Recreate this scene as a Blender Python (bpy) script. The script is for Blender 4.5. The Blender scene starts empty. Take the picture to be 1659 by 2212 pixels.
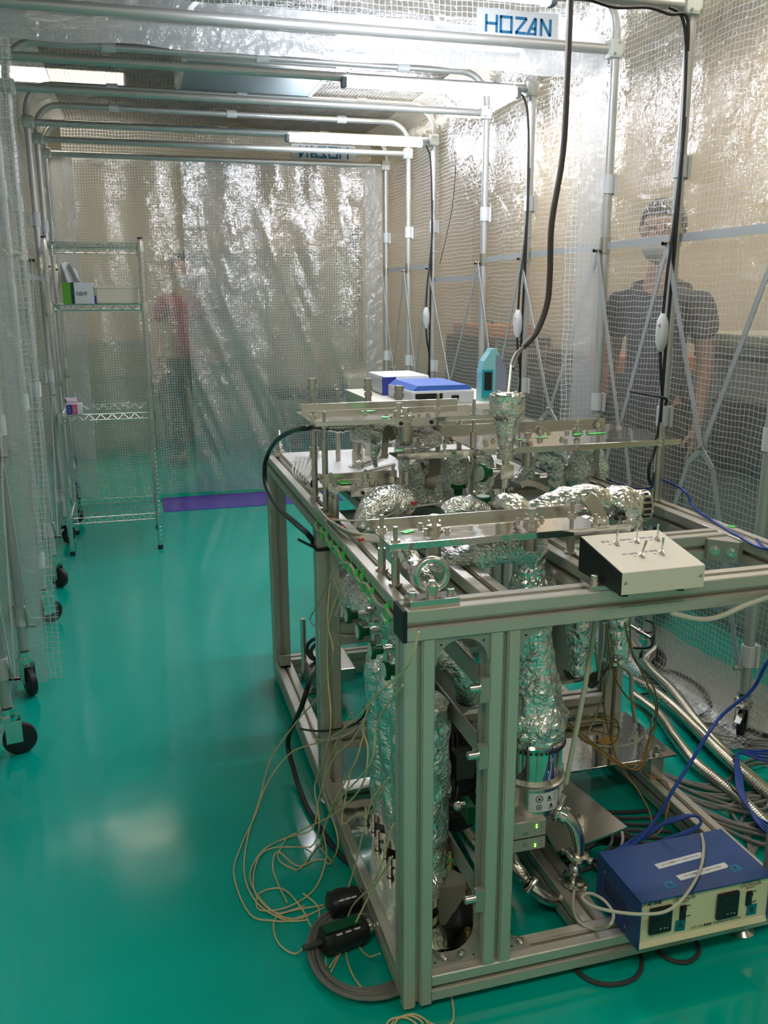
import bpy, bmesh, math, random
from mathutils import Vector as V, Matrix, noise
PI = math.pi
C = bpy.context.scene.collection
sc = bpy.context.scene
random.seed(7)

# ---------------------------------------------------------------- camera, world, exposure
YAW, PIT, ROL, FPX = .2743, .2402, -.0045, 1884.8
CAM = V((-.434, -1.411, 1.42))
fw = V((math.sin(YAW)*math.cos(PIT), math.cos(YAW)*math.cos(PIT), -math.sin(PIT)))
r0 = V((math.cos(YAW), -math.sin(YAW), 0)); u0 = r0.cross(fw)
rt = math.cos(ROL)*r0 + math.sin(ROL)*u0
up = -math.sin(ROL)*r0 + math.cos(ROL)*u0
cd = bpy.data.cameras.new('camera'); cam = bpy.data.objects.new('camera', cd); C.objects.link(cam)
cam.matrix_world = Matrix(((rt.x, up.x, -fw.x, CAM.x), (rt.y, up.y, -fw.y, CAM.y), (rt.z, up.z, -fw.z, CAM.z), (0, 0, 0, 1)))
cd.sensor_fit = 'HORIZONTAL'; cd.sensor_width = 36; cd.lens = 36*FPX/1659; cd.clip_start = .02; cd.clip_end = 60
sc.camera = cam
sc.view_settings.view_transform = 'Standard'; sc.view_settings.look = 'None'
sc.view_settings.exposure = 0.42; sc.view_settings.gamma = 1; sc.view_settings.use_curve_mapping = False
w = bpy.data.worlds.new('world'); sc.world = w; w.use_nodes = True
w.node_tree.nodes['Background'].inputs[0].default_value = (.9, .93, 1, 1)
w.node_tree.nodes['Background'].inputs[1].default_value = .25
cy = sc.cycles
cy.use_adaptive_sampling = True; cy.adaptive_threshold = .08
cy.max_bounces = 6; cy.diffuse_bounces = 2; cy.glossy_bounces = 3; cy.transmission_bounces = 3
cy.transparent_max_bounces = 20; cy.sample_clamp_indirect = 6; cy.caustics_reflective = False; cy.caustics_refractive = False
LAMP_ROOM, LAMP_TUBE = 12.5, 95.0

def at(px, py, ax, v):
    """world point on the plane (axis ax = v) seen at that spot of the 1659 x 2212 frame"""
    d = fw + (px-829.5)/FPX*rt - (py-1106)/FPX*up
    t = (v-CAM[ax])/d[ax]
    return CAM + t*d

# ---------------------------------------------------------------- materials
def mat(name, col, rough=.5, metal=0, bump=None, var=None, spec=.5, coat=0, emit=None, aniso=0, alpha=None, sub=0):
    m = bpy.data.materials.new(name); m.use_nodes = True
    nt = m.node_tree; b = nt.nodes['Principled BSDF']
    b.inputs['Base Color'].default_value = (*col, 1); b.inputs['Roughness'].default_value = rough
    b.inputs['Metallic'].default_value = metal; b.inputs['Specular IOR Level'].default_value = spec
    b.inputs['Coat Weight'].default_value = coat
    if emit: b.inputs['Emission Color'].default_value = (*emit[0], 1); b.inputs['Emission Strength'].default_value = emit[1]
    tc = nt.nodes.new('ShaderNodeTexCoord')
    if bump:
        n = nt.nodes.new('ShaderNodeTexNoise'); n.inputs['Scale'].default_value = bump[0]; n.inputs['Detail'].default_value = 3
        nt.links.new(tc.outputs['Object'], n.inputs['Vector'])
        bp = nt.nodes.new('ShaderNodeBump'); bp.inputs['Strength'].default_value = bump[1]; bp.inputs['Distance'].default_value = bump[2]
        nt.links.new(n.outputs['Fac'], bp.inputs['Height']); nt.links.new(bp.outputs[0], b.inputs['Normal'])
    v = var or (6, .06)
    n = nt.nodes.new('ShaderNodeTexNoise'); n.inputs['Scale'].default_value = v[0]; n.inputs['Detail'].default_value = 4
    nt.links.new(tc.outputs['Object'], n.inputs['Vector'])
    mx = nt.nodes.new('ShaderNodeMix'); mx.data_type = 'RGBA'
    mx.inputs[6].default_value = (*[c*(1-v[1]) for c in col], 1); mx.inputs[7].default_value = (*[min(1, c*(1+v[1])) for c in col], 1)
    nt.links.new(n.outputs['Fac'], mx.inputs[0]); nt.links.new(mx.outputs[2], b.inputs['Base Color'])
    return m

def foil_mat(name, scale=60, strength=.5, tint=(.9, .89, .87), rough=.17):
    m = bpy.data.materials.new(name); m.use_nodes = True; nt = m.node_tree; b = nt.nodes['Principled BSDF']
    b.inputs['Base Color'].default_value = (*tint, 1); b.inputs['Metallic'].default_value = 1; b.inputs['Roughness'].default_value = rough
    tc = nt.nodes.new('ShaderNodeTexCoord')
    vo = nt.nodes.new('ShaderNodeTexVoronoi'); vo.feature = 'DISTANCE_TO_EDGE'; vo.inputs['Scale'].default_value = scale
    no = nt.nodes.new('ShaderNodeTexNoise'); no.inputs['Scale'].default_value = scale*.6; no.inputs['Detail'].default_value = 5; no.inputs['Distortion'].default_value = 1.2
    wv = nt.nodes.new('ShaderNodeTexNoise'); wv.inputs['Scale'].default_value = 14
    mp = nt.nodes.new('ShaderNodeVectorMath'); mp.operation = 'MULTIPLY_ADD'; mp.inputs[1].default_value = (.06,)*3
    nt.links.new(tc.outputs['Object'], wv.inputs['Vector']); nt.links.new(wv.outputs['Color'], mp.inputs[0]); nt.links.new(tc.outputs['Object'], mp.inputs[2])
    nt.links.new(mp.outputs[0], vo.inputs['Vector']); nt.links.new(mp.outputs[0], no.inputs['Vector'])
    ad = nt.nodes.new('ShaderNodeMath'); ad.operation = 'MULTIPLY_ADD'; ad.inputs[1].default_value = 1.3
    nt.links.new(vo.outputs['Distance'], ad.inputs[0]); nt.links.new(no.outputs['Fac'], ad.inputs[2])
    bp = nt.nodes.new('ShaderNodeBump'); bp.inputs['Strength'].default_value = strength; bp.inputs['Distance'].default_value = .006
    nt.links.new(ad.outputs[0], bp.inputs['Height']); nt.links.new(bp.outputs[0], b.inputs['Normal'])
    return m

def film_mat(name, haze=.07, gloss=.19, cell=.02, line=.10, thread=.85, bumps=(7, 52), tint=(1, 1, 1), bstr=.8, rough=.07, blur=.0, blurr=.2, fres=.5, milk=.85):
    """thread-reinforced clear vinyl: see-through film, crinkled gloss, a grid of white threads"""
    m = bpy.data.materials.new(name); m.use_nodes = True; nt = m.node_tree; L = nt.links.new
    for n in list(nt.nodes): nt.nodes.remove(n)
    N = lambda t: nt.nodes.new(t)
    out = N('ShaderNodeOutputMaterial'); uv = N('ShaderNodeUVMap'); uv.uv_map = 'UVMap'
    wob = N('ShaderNodeTexNoise'); wob.inputs['Scale'].default_value = 5; wob.inputs['Detail'].default_value = 2
    L(uv.outputs[0], wob.inputs['Vector'])
    ma = N('ShaderNodeVectorMath'); ma.operation = 'MULTIPLY_ADD'; ma.inputs[1].default_value = (.03, .03, 0)
    L(wob.outputs['Color'], ma.inputs[0]); L(uv.outputs[0], ma.inputs[2])
    sp = N('ShaderNodeSeparateXYZ'); L(ma.outputs[0], sp.inputs[0])
    fr = []
    for k in (0, 1):
        d = N('ShaderNodeMath'); d.operation = 'DIVIDE'; d.inputs[1].default_value = cell; L(sp.outputs[k], d.inputs[0])
        f = N('ShaderNodeMath'); f.operation = 'FRACT'; L(d.outputs[0], f.inputs[0])
        l = N('ShaderNodeMath'); l.operation = 'LESS_THAN'; l.inputs[1].default_value = line; L(f.outputs[0], l.inputs[0]); fr.append(l)
    mx = N('ShaderNodeMath'); mx.operation = 'MAXIMUM'; L(fr[0].outputs[0], mx.inputs[0]); L(fr[1].outputs[0], mx.inputs[1])
    # crinkle
    geo = N('ShaderNodeTexCoord')
    n1 = N('ShaderNodeTexNoise'); n1.inputs['Scale'].default_value = bumps[0]; n1.inputs['Detail'].default_value = 2; n1.inputs['Distortion'].default_value = .6
    n2 = N('ShaderNodeTexNoise'); n2.inputs['Scale'].default_value = bumps[1]; n2.inputs['Detail'].default_value = 3; n2.inputs['Distortion'].default_value = 1.0
    L(geo.outputs['Object'], n1.inputs['Vector']); L(geo.outputs['Object'], n2.inputs['Vector'])
    a = N('ShaderNodeMath'); a.operation = 'MULTIPLY_ADD'; a.inputs[1].default_value = .22
    L(n2.outputs['Fac'], a.inputs[0]); L(n1.outputs['Fac'], a.inputs[2])
    bp = N('ShaderNodeBump'); bp.inputs['Strength'].default_value = bstr; bp.inputs['Distance'].default_value = .035; L(a.outputs[0], bp.inputs['Height'])
    tr = N('ShaderNodeBsdfTransparent'); tr.inputs[0].default_value = (*tint, 1)
    if blur:
        rf = N('ShaderNodeBsdfRefraction'); rf.inputs['IOR'].default_value = 1.12; rf.inputs['Roughness'].default_value = blurr; rf.inputs['Color'].default_value = (*tint, 1)
        L(bp.outputs[0], rf.inputs['Normal']); t0 = tr; tr = N('ShaderNodeMixShader'); tr.inputs[0].default_value = blur; L(t0.outputs[0], tr.inputs[1]); L(rf.outputs[0], tr.inputs[2])
    gl = N('ShaderNodeBsdfGlossy'); gl.inputs['Roughness'].default_value = rough; gl.inputs['Color'].default_value = (1, 1, 1, 1); L(bp.outputs[0], gl.inputs['Normal'])
    df = N('ShaderNodeBsdfDiffuse'); df.inputs[0].default_value = (milk, milk*1.02, milk*1.03, 1); tl = N('ShaderNodeBsdfTranslucent'); tl.inputs[0].default_value = (milk, milk*1.02, milk*1.03, 1)
    hz = N('ShaderNodeMixShader'); hz.inputs[0].default_value = .5; L(df.outputs[0], hz.inputs[1]); L(tl.outputs[0], hz.inputs[2])
    m1 = N('ShaderNodeMixShader'); m1.inputs[0].default_value = haze; L(tr.outputs[0], m1.inputs[1]); L(hz.outputs[0], m1.inputs[2])
    lw = N('ShaderNodeLayerWeight'); lw.inputs[0].default_value = .25
    g = N('ShaderNodeMath'); g.operation = 'MULTIPLY_ADD'; g.inputs[1].default_value = fres; g.inputs[2].default_value = gloss; L(lw.outputs['Fresnel'], g.inputs[0])
    m2 = N('ShaderNodeMixShader'); L(g.outputs[0], m2.inputs[0]); L(m1.outputs[0], m2.inputs[1]); L(gl.outputs[0], m2.inputs[2])
    t = N('ShaderNodeMath'); t.operation = 'MULTIPLY'; t.inputs[1].default_value = thread; L(mx.outputs[0], t.inputs[0])
    m3 = N('ShaderNodeMixShader'); L(t.outputs[0], m3.inputs[0]); L(m2.outputs[0], m3.inputs[1]); L(hz.outputs[0], m3.inputs[2])
    L(m3.outputs[0], out.inputs[0])
    return m

M = dict(
 alu=mat('anodised_aluminium', (.62, .59, .52), .37, .5, bump=(300, .05, .001)),
 alu_dark=mat('cast_aluminium', (.45, .44, .4), .5, .6, bump=(200, .2, .001)),
 pole=mat('satin_aluminium_pole', (.58, .58, .56), .45, .55),
 galv=mat('galvanised_flat_bar', (.55, .57, .57), .45, .6),
 steel=mat('stainless_steel', (.72, .69, .64), .24, 1, var=(20, .1)),
 satin=mat('satin_stainless_rod', (.58, .54, .48), .34, 1, var=(20, .1)),
 chrome=mat('polished_stainless', (.8, .78, .74), .07, 1, bump=(9, .15, .01)),
 wire=mat('chrome_wire', (.75, .75, .75), .16, 1),
 rubber=mat('black_rubber', (.012, .012, .013), .5), blackp=mat('black_plastic', (.015, .015, .017), .38),
 cableblk=mat('black_cable_sheath', (.012, .012, .013), .4),
 cablegry=mat('grey_cable_sheath', (.2, .2, .185), .5), cabledk=mat('dark_grey_cable', (.05, .05, .05), .5),
 cablebrn=mat('brown_grey_cable', (.075, .06, .05), .5), cableblu=mat('blue_cable_sheath', (.015, .07, .38), .4),
 yellow=mat('yellow_glass_fibre_wire', (.76, .64, .36), .6), brown=mat('brown_glass_fibre_wire', (.38, .22, .07), .6),
 cream=mat('cream_glass_fibre_cord', (.62, .60, .50), .7, bump=(500, .4, .001)), creamp=mat('cream_plastic_tube', (.62, .62, .48), .45),
 white=mat('white_plastic', (.78, .80, .80), .4), lamp_body=mat('lamp_white_body', (.8, .8, .8), .4),
 clampw=mat('pale_green_grey_clamp', (.80, .85, .80), .45),
 green=mat('green_knob_plastic', (.0, .09, .03), .3), mint=mat('mint_label_disc', (.62, .78, .72), .35),
 neon=mat('neon_green_tape', (.08, .75, .12), .5), red=mat('red_sleeve', (.75, .08, .05), .5),
 beigebox=mat('cream_painted_steel', (.83, .78, .66), .4), plate=mat('white_aluminium_plate', (.80, .79, .76), .3, .25),
 bluebox=mat('blue_painted_steel', (.012, .07, .27), .42), panel=mat('cream_front_panel', (.88, .78, .52), .45),
 label=mat('white_label_tape', (.85, .87, .88), .45), teal=mat('teal_masking_tape', (.0, .22, .26), .6), tealb=mat('blue_masking_tape', (.02, .2, .42), .6),
 ink=mat('black_ink', (.02, .02, .025), .6), inkgrey=mat('grey_blue_ink', (.2, .22, .32), .6), inkred=mat('red_ink', (.6, .03, .02), .6),
 screen=mat('dark_display', (.02, .022, .022), .15), whiteink=mat('white_ink', (.7, .7, .7), .5),
 bluelid=mat('blue_plastic_lid', (.08, .2, .68), .35), mintp=mat('mint_plastic_case', (.30, .66, .66), .4), slate=mat('slate_grey_plastic', (.27, .31, .38), .45),
 tealp=mat('teal_plastic', (.02, .35, .4), .4), mat_p=mat('purple_vinyl_mat', (.12, .07, .50), .25),
 tissue_green=mat('green_card', (.12, .42, .03), .5), tissue_dk=mat('dark_green_card', (.0, .06, .05), .5), card=mat('white_card', (.82, .84, .84), .5),
 creamcard=mat('cream_paper_pack', (.80, .74, .58), .6), pink=mat('pink_card', (.75, .1, .22), .5), navy=mat('navy_card', (.03, .05, .3), .5), lilac=mat('lilac_card', (.7, .55, .7), .6),
 tissue=mat('tissue_paper', (.85, .86, .87), .8), amber=mat('amber_tape', (.45, .25, .02), .3),
 wallb=mat('beige_wall_paint', (.66, .57, .42), .5, bump=(3, .05, .02), var=(1.5, .05)), wallw=mat('pale_wall_paint', (.74, .72, .64), .5, var=(1.5, .05)),
 ceil=mat('ceiling_tile', (.70, .67, .60), .8), base=mat('grey_baseboard', (.3, .32, .3), .5),
 cabgrey=mat('grey_machine_paint', (.33, .36, .33), .42), darkm=mat('dark_machine', (.035, .035, .037), .5), cabbeige=mat('beige_cabinet_paint', (.38, .38, .30), .45),
 orange=mat('orange_brown_panel', (.5, .18, .06), .5), filt=mat('dark_filter_panel', (.20, .25, .26), .55, .2),
 skin=mat('skin', (.55, .32, .22), .5), hair=mat('dark_hair', (.02, .016, .013), .6), shirt_navy=mat('navy_cotton', (.03, .035, .065), .8, bump=(8, .4, .02)),
 shirt_red=mat('maroon_cotton', (.30, .05, .06), .8, bump=(8, .4, .02)), trousers=mat('black_trousers', (.015, .016, .02), .8), trousers2=mat('brown_trousers', (.07, .06, .045), .8),
 mask=mat('white_face_mask', (.75, .78, .8), .7), black_lens=mat('spectacle_frame', (.02, .02, .02), .3),
 led=mat('green_led', (.2, .8, .05), .4, emit=((.25, 1, .05), 6)), braid=mat('braided_heater_sleeve', (.52, .46, .37), .7, bump=(250, .8, .002)),
 copper=mat('brass_fitting', (.6, .42, .2), .25, 1),
 foil=foil_mat('aluminium_foil', 80, tint=(.94, .93, .91), rough=.2), foil_fine=foil_mat('fine_crumpled_foil', 110, .6, tint=(.94, .93, .91), rough=.22), foil_big=foil_mat('loosely_folded_foil', 44, .5, tint=(.96, .94, .91), rough=.17),
 film=film_mat('reinforced_clear_vinyl', blur=.12, blurr=.06),
 film_top=film_mat('reinforced_clear_vinyl_ceiling', haze=.10, gloss=.08, tint=(.90, .87, .82), blur=.85, blurr=.45, fres=.2, thread=.6, milk=.62),
 film_far=film_mat('reinforced_clear_vinyl_end_curtain', haze=.14, gloss=.16, cell=.018, line=.12, thread=.75, bumps=(5, 40), bstr=.7, blur=.65, blurr=.22),
 film_heavy=film_mat('layered_vinyl_hem', haze=.58, gloss=.10, cell=.02, line=.07, thread=.3, bumps=(14, 50), rough=.2, milk=.74),
 film_edge=film_mat('vinyl_edge_netting', haze=.10, gloss=.12, cell=.02, line=.12, thread=.85),
)
def emis(name, col, s):
    m = bpy.data.materials.new(name); m.use_nodes = True; nt = m.node_tree
    for n in list(nt.nodes): nt.nodes.remove(n)
    o = nt.nodes.new('ShaderNodeOutputMaterial'); e = nt.nodes.new('ShaderNodeEmission'); e.inputs[0].default_value = (*col, 1); e.inputs[1].default_value = s
    nt.links.new(e.outputs[0], o.inputs[0]); return m
M['tube'] = emis('led_tube_glow', (.86, .9, 1), LAMP_TUBE)
M['roomlight'] = emis('room_lamp_glow', (1, .90, .76), LAMP_ROOM)

def floor_mat():
    m = mat('epoxy_floor', (0, .50, .385), .12, spec=.45, var=(2, .05)); nt = m.node_tree; L = nt.links.new; b = nt.nodes['Principled BSDF']
    tc = nt.nodes.new('ShaderNodeTexCoord'); sp = nt.nodes.new('ShaderNodeSeparateXYZ'); L(tc.outputs['Object'], sp.inputs[0])
    n = nt.nodes.new('ShaderNodeTexNoise'); n.inputs['Scale'].default_value = 1.6; L(tc.outputs['Object'], n.inputs['Vector'])
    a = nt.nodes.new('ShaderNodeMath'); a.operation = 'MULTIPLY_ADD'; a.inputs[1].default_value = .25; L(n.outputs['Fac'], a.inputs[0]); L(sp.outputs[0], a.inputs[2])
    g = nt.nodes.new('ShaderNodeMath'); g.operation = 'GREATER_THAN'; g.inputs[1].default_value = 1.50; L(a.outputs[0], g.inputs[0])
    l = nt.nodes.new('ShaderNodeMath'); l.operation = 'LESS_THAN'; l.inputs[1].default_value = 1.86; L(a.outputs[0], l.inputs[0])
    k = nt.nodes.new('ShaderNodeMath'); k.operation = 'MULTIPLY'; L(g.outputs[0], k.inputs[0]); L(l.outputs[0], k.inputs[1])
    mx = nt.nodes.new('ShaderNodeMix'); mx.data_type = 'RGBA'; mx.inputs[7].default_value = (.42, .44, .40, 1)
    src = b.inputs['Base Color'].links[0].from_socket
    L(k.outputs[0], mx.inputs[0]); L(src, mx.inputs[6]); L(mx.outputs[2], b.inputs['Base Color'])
    w1 = nt.nodes.new('ShaderNodeTexNoise'); w1.inputs['Scale'].default_value = 2.2; L(tc.outputs['Object'], w1.inputs['Vector'])
    bp = nt.nodes.new('ShaderNodeBump'); bp.inputs['Strength'].default_value = .12; bp.inputs['Distance'].default_value = .03
    L(w1.outputs['Fac'], bp.inputs['Height']); L(bp.outputs[0], b.inputs['Normal'])
    return m
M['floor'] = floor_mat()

# ---------------------------------------------------------------- builders
def empty(name, loc=(0, 0, 0), label=None, cat=None, group=None, parent=None):
    o = bpy.data.objects.new(name, None); C.objects.link(o); o.location = loc; o.empty_display_size = .02
    if parent: o.parent = parent
    return tag(o, label, cat, group)
def tag(o, label=None, cat=None, group=None, kind=None):
    if label: o['label'] = label
    if cat: o['category'] = cat
    if group: o['group'] = group
    if kind: o['kind'] = kind
    return o

class MB:
    def __init__(s): s.bm = bmesh.new()
    def _box(s, mtx, size, bev=0):
        r = bmesh.ops.create_cube(s.bm, size=1, matrix=mtx @ Matrix.Diagonal((*size, 1)))
        if bev: bmesh.ops.bevel(s.bm, geom=list({e for v in r['verts'] for e in v.link_edges}), offset=bev, segments=2, affect='EDGES', profile=.6)
        return s
    def box(s, lo, hi, bev=0):
        c = [(a+b)/2 for a, b in zip(lo, hi)]; d = [abs(b-a) for a, b in zip(lo, hi)]
        return s._box(Matrix.Translation(c), d, bev)
    def rbox(s, c, size, rz=0, rx=0, ry=0, bev=0):
        return s._box(Matrix.Translation(c) @ Matrix.Rotation(rz, 4, 'Z') @ Matrix.Rotation(ry, 4, 'Y') @ Matrix.Rotation(rx, 4, 'X'), size, bev)
    def bar(s, p, q, wd, th, upv=(0, 0, 1), bev=0):
        p, q = V(p), V(q); z = (q-p); l = z.length; z.normalize(); x = V(upv).cross(z)
        if x.length < 1e-4: x = V((1, 0, 0)).cross(z)
        x.normalize(); y = z.cross(x)
        m = Matrix.Translation((p+q)/2) @ Matrix((x, y, z)).transposed().to_4x4()
        return s._box(m, (wd, th, l), bev)
    def cyl(s, p, q, r, seg=16, r2=None, caps=True):
        p, q = V(p), V(q); d = q-p; m = Matrix.Translation((p+q)/2) @ d.to_track_quat('Z', 'Y').to_matrix().to_4x4()
        bmesh.ops.create_cone(s.bm, cap_ends=caps, segments=seg, radius1=r, radius2=r if r2 is None else r2, depth=d.length, matrix=m); return s
    def sph(s, c, r, sx=1, sy=1, sz=1, sub=3):
        bmesh.ops.create_icosphere(s.bm, subdivisions=sub, radius=r, matrix=Matrix.Translation(c) @ Matrix.Diagonal((sx, sy, sz, 1))); return s
    def lathe(s, p, axis, prof, seg=24):
        """prof = [(distance along axis, radius)]"""
        p, z = V(p), V(axis).normalized(); x = z.orthogonal().normalized(); y = z.cross(x); rings = []
        for h, r in prof:
            rings.append([s.bm.verts.new(p+z*h+(x*math.cos(2*PI*k/seg)+y*math.sin(2*PI*k/seg))*r) for k in range(seg)])
        for a, b in zip(rings, rings[1:]):
            for k in range(seg): s.bm.faces.new((a[k], a[(k+1) % seg], b[(k+1) % seg], b[k]))
        s.bm.faces.new(rings[0][::-1]); s.bm.faces.new(rings[-1]); return s
    def tube(s, pts, r, seg=8, smooth=True, step=None):
        pts = [V(p) for p in pts]
        if smooth and len(pts) > 2: pts = spline(pts, step or 6)
        rs = r if callable(r) else (lambda t: r)
        t0 = (pts[1]-pts[0]).normalized(); n = t0.orthogonal().normalized(); rings = []
        for i, p in enumerate(pts):
            t = (pts[min(i+1, len(pts)-1)]-pts[max(i-1, 0)])
            if t.length < 1e-9: t = t0
            t.normalize(); n = (n-t*n.dot(t)); n = n.normalized() if n.length > 1e-6 else t.orthogonal().normalized(); b = t.cross(n); t0 = t
            rr = rs(i/(len(pts)-1))
            rings.append([s.bm.verts.new(p+(n*math.cos(2*PI*k/seg)+b*math.sin(2*PI*k/seg))*rr) for k in range(seg)])
        for a, b in zip(rings, rings[1:]):
            for k in range(seg): s.bm.faces.new((a[k], a[(k+1) % seg], b[(k+1) % seg], b[k]))
        s.bm.faces.new(rings[0][::-1]); s.bm.faces.new(rings[-1]); return s
    def torus(s, c, axis, R, r, seg=28, sr=8, a0=0, a1=2*PI):
        z = V(axis).normalized(); x = z.orthogonal().normalized(); y = z.cross(x); full = abs(a1-a0-2*PI) < 1e-6; rings = []
        for i in range(seg + (0 if full else 1)):
            a = a0+(a1-a0)*i/seg; d = x*math.cos(a)+y*math.sin(a)
            rings.append([s.bm.verts.new(V(c)+d*(R+r*math.cos(2*PI*k/sr))+z*r*math.sin(2*PI*k/sr)) for k in range(sr)])
        n = len(rings)
        for i in range(n if full else n-1):
            a, b = rings[i], rings[(i+1) % n]
            for k in range(sr): s.bm.faces.new((a[k], a[(k+1) % sr], b[(k+1) % sr], b[k]))
        return s
    def prism(s, poly, ext, org=(0, 0, 0), ux=(1, 0, 0), uy=(0, 1, 0)):
        """polygon (a,b) in the plane org+a*ux+b*uy pushed along ext"""
        o, ux, uy, e = V(org), V(ux), V(uy), V(ext)
        A = [s.bm.verts.new(o+ux*a+uy*b) for a, b in poly]; B = [s.bm.verts.new(v.co+e) for v in A]
        s.bm.faces.new(A); s.bm.faces.new(B[::-1]); n = len(A)
        for i in range(n): s.bm.faces.new((A[i], B[i], B[(i+1) % n], A[(i+1) % n]))
        return s
    def build(s, name, m, parent=None, label=None, cat=None, group=None, kind=None, smooth=False, ang=35):
        me = bpy.data.meshes.new(name)
        bmesh.ops.recalc_face_normals(s.bm, faces=s.bm.faces)
        if smooth:
            for f in s.bm.faces: f.smooth = True
            for e in s.bm.edges:
                if len(e.link_faces) == 2 and e.calc_face_angle(0) > math.radians(ang): e.smooth = False
        s.bm.to_mesh(me); s.bm.free(); me.materials.append(M[m] if isinstance(m, str) else m)
        o = bpy.data.objects.new(name, me); C.objects.link(o)
        if parent:
            o.parent = parent; t = V((0, 0, 0)); q = parent
            while q: t += V(q.location); q = q.parent
            o.location = -t
        return tag(o, label, cat, group, kind)

def spline(p, step=6):
    out = []; n = len(p)
    for i in range(n-1):
        a, b, c, d = p[max(i-1, 0)], p[i], p[i+1], p[min(i+2, n-1)]
        for k in range(step):
            t = k/step; out.append(.5*((2*b)+(c-a)*t+(2*a-5*b+4*c-d)*t*t+(3*b-a-3*c+d)*t**3))
    out.append(p[-1]); return out
def dup(root, delta, **kw):
    r = root.copy(); C.objects.link(r); r.location = V(root.location)+V(delta)
    for k, v in kw.items(): r[k] = v
    def rec(src, dst):
        for ch in list(src.children):
            c = ch.copy(); C.objects.link(c); c.parent = dst; rec(ch, c)
    rec(root, r); return r
def text(name, body, size, org, ux, uy, m, parent=None, align='CENTER'):
    c = bpy.data.curves.new(name, 'FONT'); c.body = body; c.size = size; c.align_x = align; c.align_y = 'CENTER'; c.extrude = .0002; c.resolution_u = 2
    c.materials.append(M[m]); o = bpy.data.objects.new(name, c); C.objects.link(o)
    ux, uy = V(ux).normalized(), V(uy).normalized(); n = ux.cross(uy)
    mt = Matrix((ux, uy, n)).transposed().to_4x4(); t = V((0, 0, 0)); q = parent
    while q: t += V(q.location); q = q.parent
    o.matrix_local = Matrix.Translation(V(org)-t) @ mt
    if parent: o.parent = parent
    return o

def crinkle(p, amp, sc_):
    q = p*sc_
    d, _ = noise.voronoi(q+noise.noise_vector(q*.6)*.5)
    return amp*(1.3*(d[1]-d[0])-.6+.9*noise.noise(q*.55))
def foil_tube(pts, radii, amp=.006, fs=26, step=None, flat=1.0, mb=None, seed=0):
    """crumpled foil skin around a path; radii are given at the path points"""
    mb = mb or MB(); pts = [V(p) for p in pts]; n0 = len(pts); st = step or 1
    L = sum((b-a).length for a, b in zip(pts, pts[1:])); st = max(4, int(L/.0055/(n0-1)))
    ps = spline(pts, st) if n0 > 2 else [pts[0].lerp(pts[1], k/st) for k in range(st+1)]
    off = V((seed*3.1, seed*1.7, seed*.9)); R = max(radii); seg = max(16, min(64, int(2*PI*R/.0065)))
    t = (ps[1]-ps[0]).normalized(); n = t.orthogonal().normalized(); rings = []
    for i, p in enumerate(ps):
        t = (ps[min(i+1, len(ps)-1)]-ps[max(i-1, 0)]).normalized(); n = (n-t*n.dot(t)).normalized(); b = t.cross(n)
        f = i/(len(ps)-1)*(n0-1); k = min(int(f), n0-2); f -= k; f = f*f*(3-2*f); r = radii[k]*(1-f)+radii[k+1]*f; ring = []
        for s_ in range(seg):
            a = 2*PI*s_/seg; d = n*math.cos(a)+b*math.sin(a)*flat; q = p+d*r
            ring.append(mb.bm.verts.new(q+d*crinkle(q+off, amp, fs)+t*noise.noise((q+off)*40)*.002))
        rings.append(ring)
    for a, b in zip(rings, rings[1:]):
        for k in range(seg): mb.bm.faces.new((a[k], a[(k+1) % seg], b[(k+1) % seg], b[k]))
    for ring, c in ((rings[0], ps[0]), (rings[-1], ps[-1])):
        cv = mb.bm.verts.new(c)
        for k in range(seg): mb.bm.faces.new((ring[k], ring[(k+1) % seg], cv))
    return mb
def foil_blob(c, r, s=(1, 1, 1), amp=.007, fs=26, mb=None, sub=5, seed=0):
    mb = mb or MB(); off = V((seed*2.3, seed, seed*1.3))
    res = bmesh.ops.create_icosphere(mb.bm, subdivisions=sub, radius=r, matrix=Matrix.Translation(c) @ Matrix.Diagonal((*s, 1)))
    for v in res['verts']:
        d = (v.co-V(c)).normalized(); v.co += d*crinkle(v.co+off, amp, fs)
    return mb

def sheet(name, f, nu, nv, ulen, vlen, m, **kw):
    """film sheet f(u,v)->point, u,v in 0..1, with the UV map laid out in metres"""
    bm = bmesh.new(); uvl = bm.loops.layers.uv.new('UVMap'); g = [[bm.verts.new(f(i/nu, j/nv)) for j in range(nv+1)] for i in range(nu+1)]
    for i in range(nu):
        for j in range(nv):
            fa = bm.faces.new((g[i][j], g[i+1][j], g[i+1][j+1], g[i][j+1])); fa.smooth = True
            for lp, (a, b) in zip(fa.loops, ((i, j), (i+1, j), (i+1, j+1), (i, j+1))): lp[uvl].uv = (a/nu*ulen, b/nv*vlen)
    me = bpy.data.meshes.new(name); bm.to_mesh(me); bm.free(); me.materials.append(M[m]); o = bpy.data.objects.new(name, me); C.objects.link(o)
    p = kw.pop('parent', None)
    if p: o.parent = p; o.location = -V(p.location)
    return tag(o, **kw)

def socket_bolt(mb, p, r=.008, h=.01, ax=(0, 0, 1)):
    z = V(ax).normalized(); mb.lathe(p, z, [(0, r*1.5), (.0015, r*1.5), (.0016, r), (h, r), (h+.0005, r*.92), (h+.0006, r*.5), (h-.003, r*.45)], 14); return mb
def hex_nut(mb, p, r=.01, h=.008, ax=(0, 0, 1)):
    z = V(ax).normalized(); mb.cyl(p, V(p)+z*h, r, 6); return mb
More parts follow.
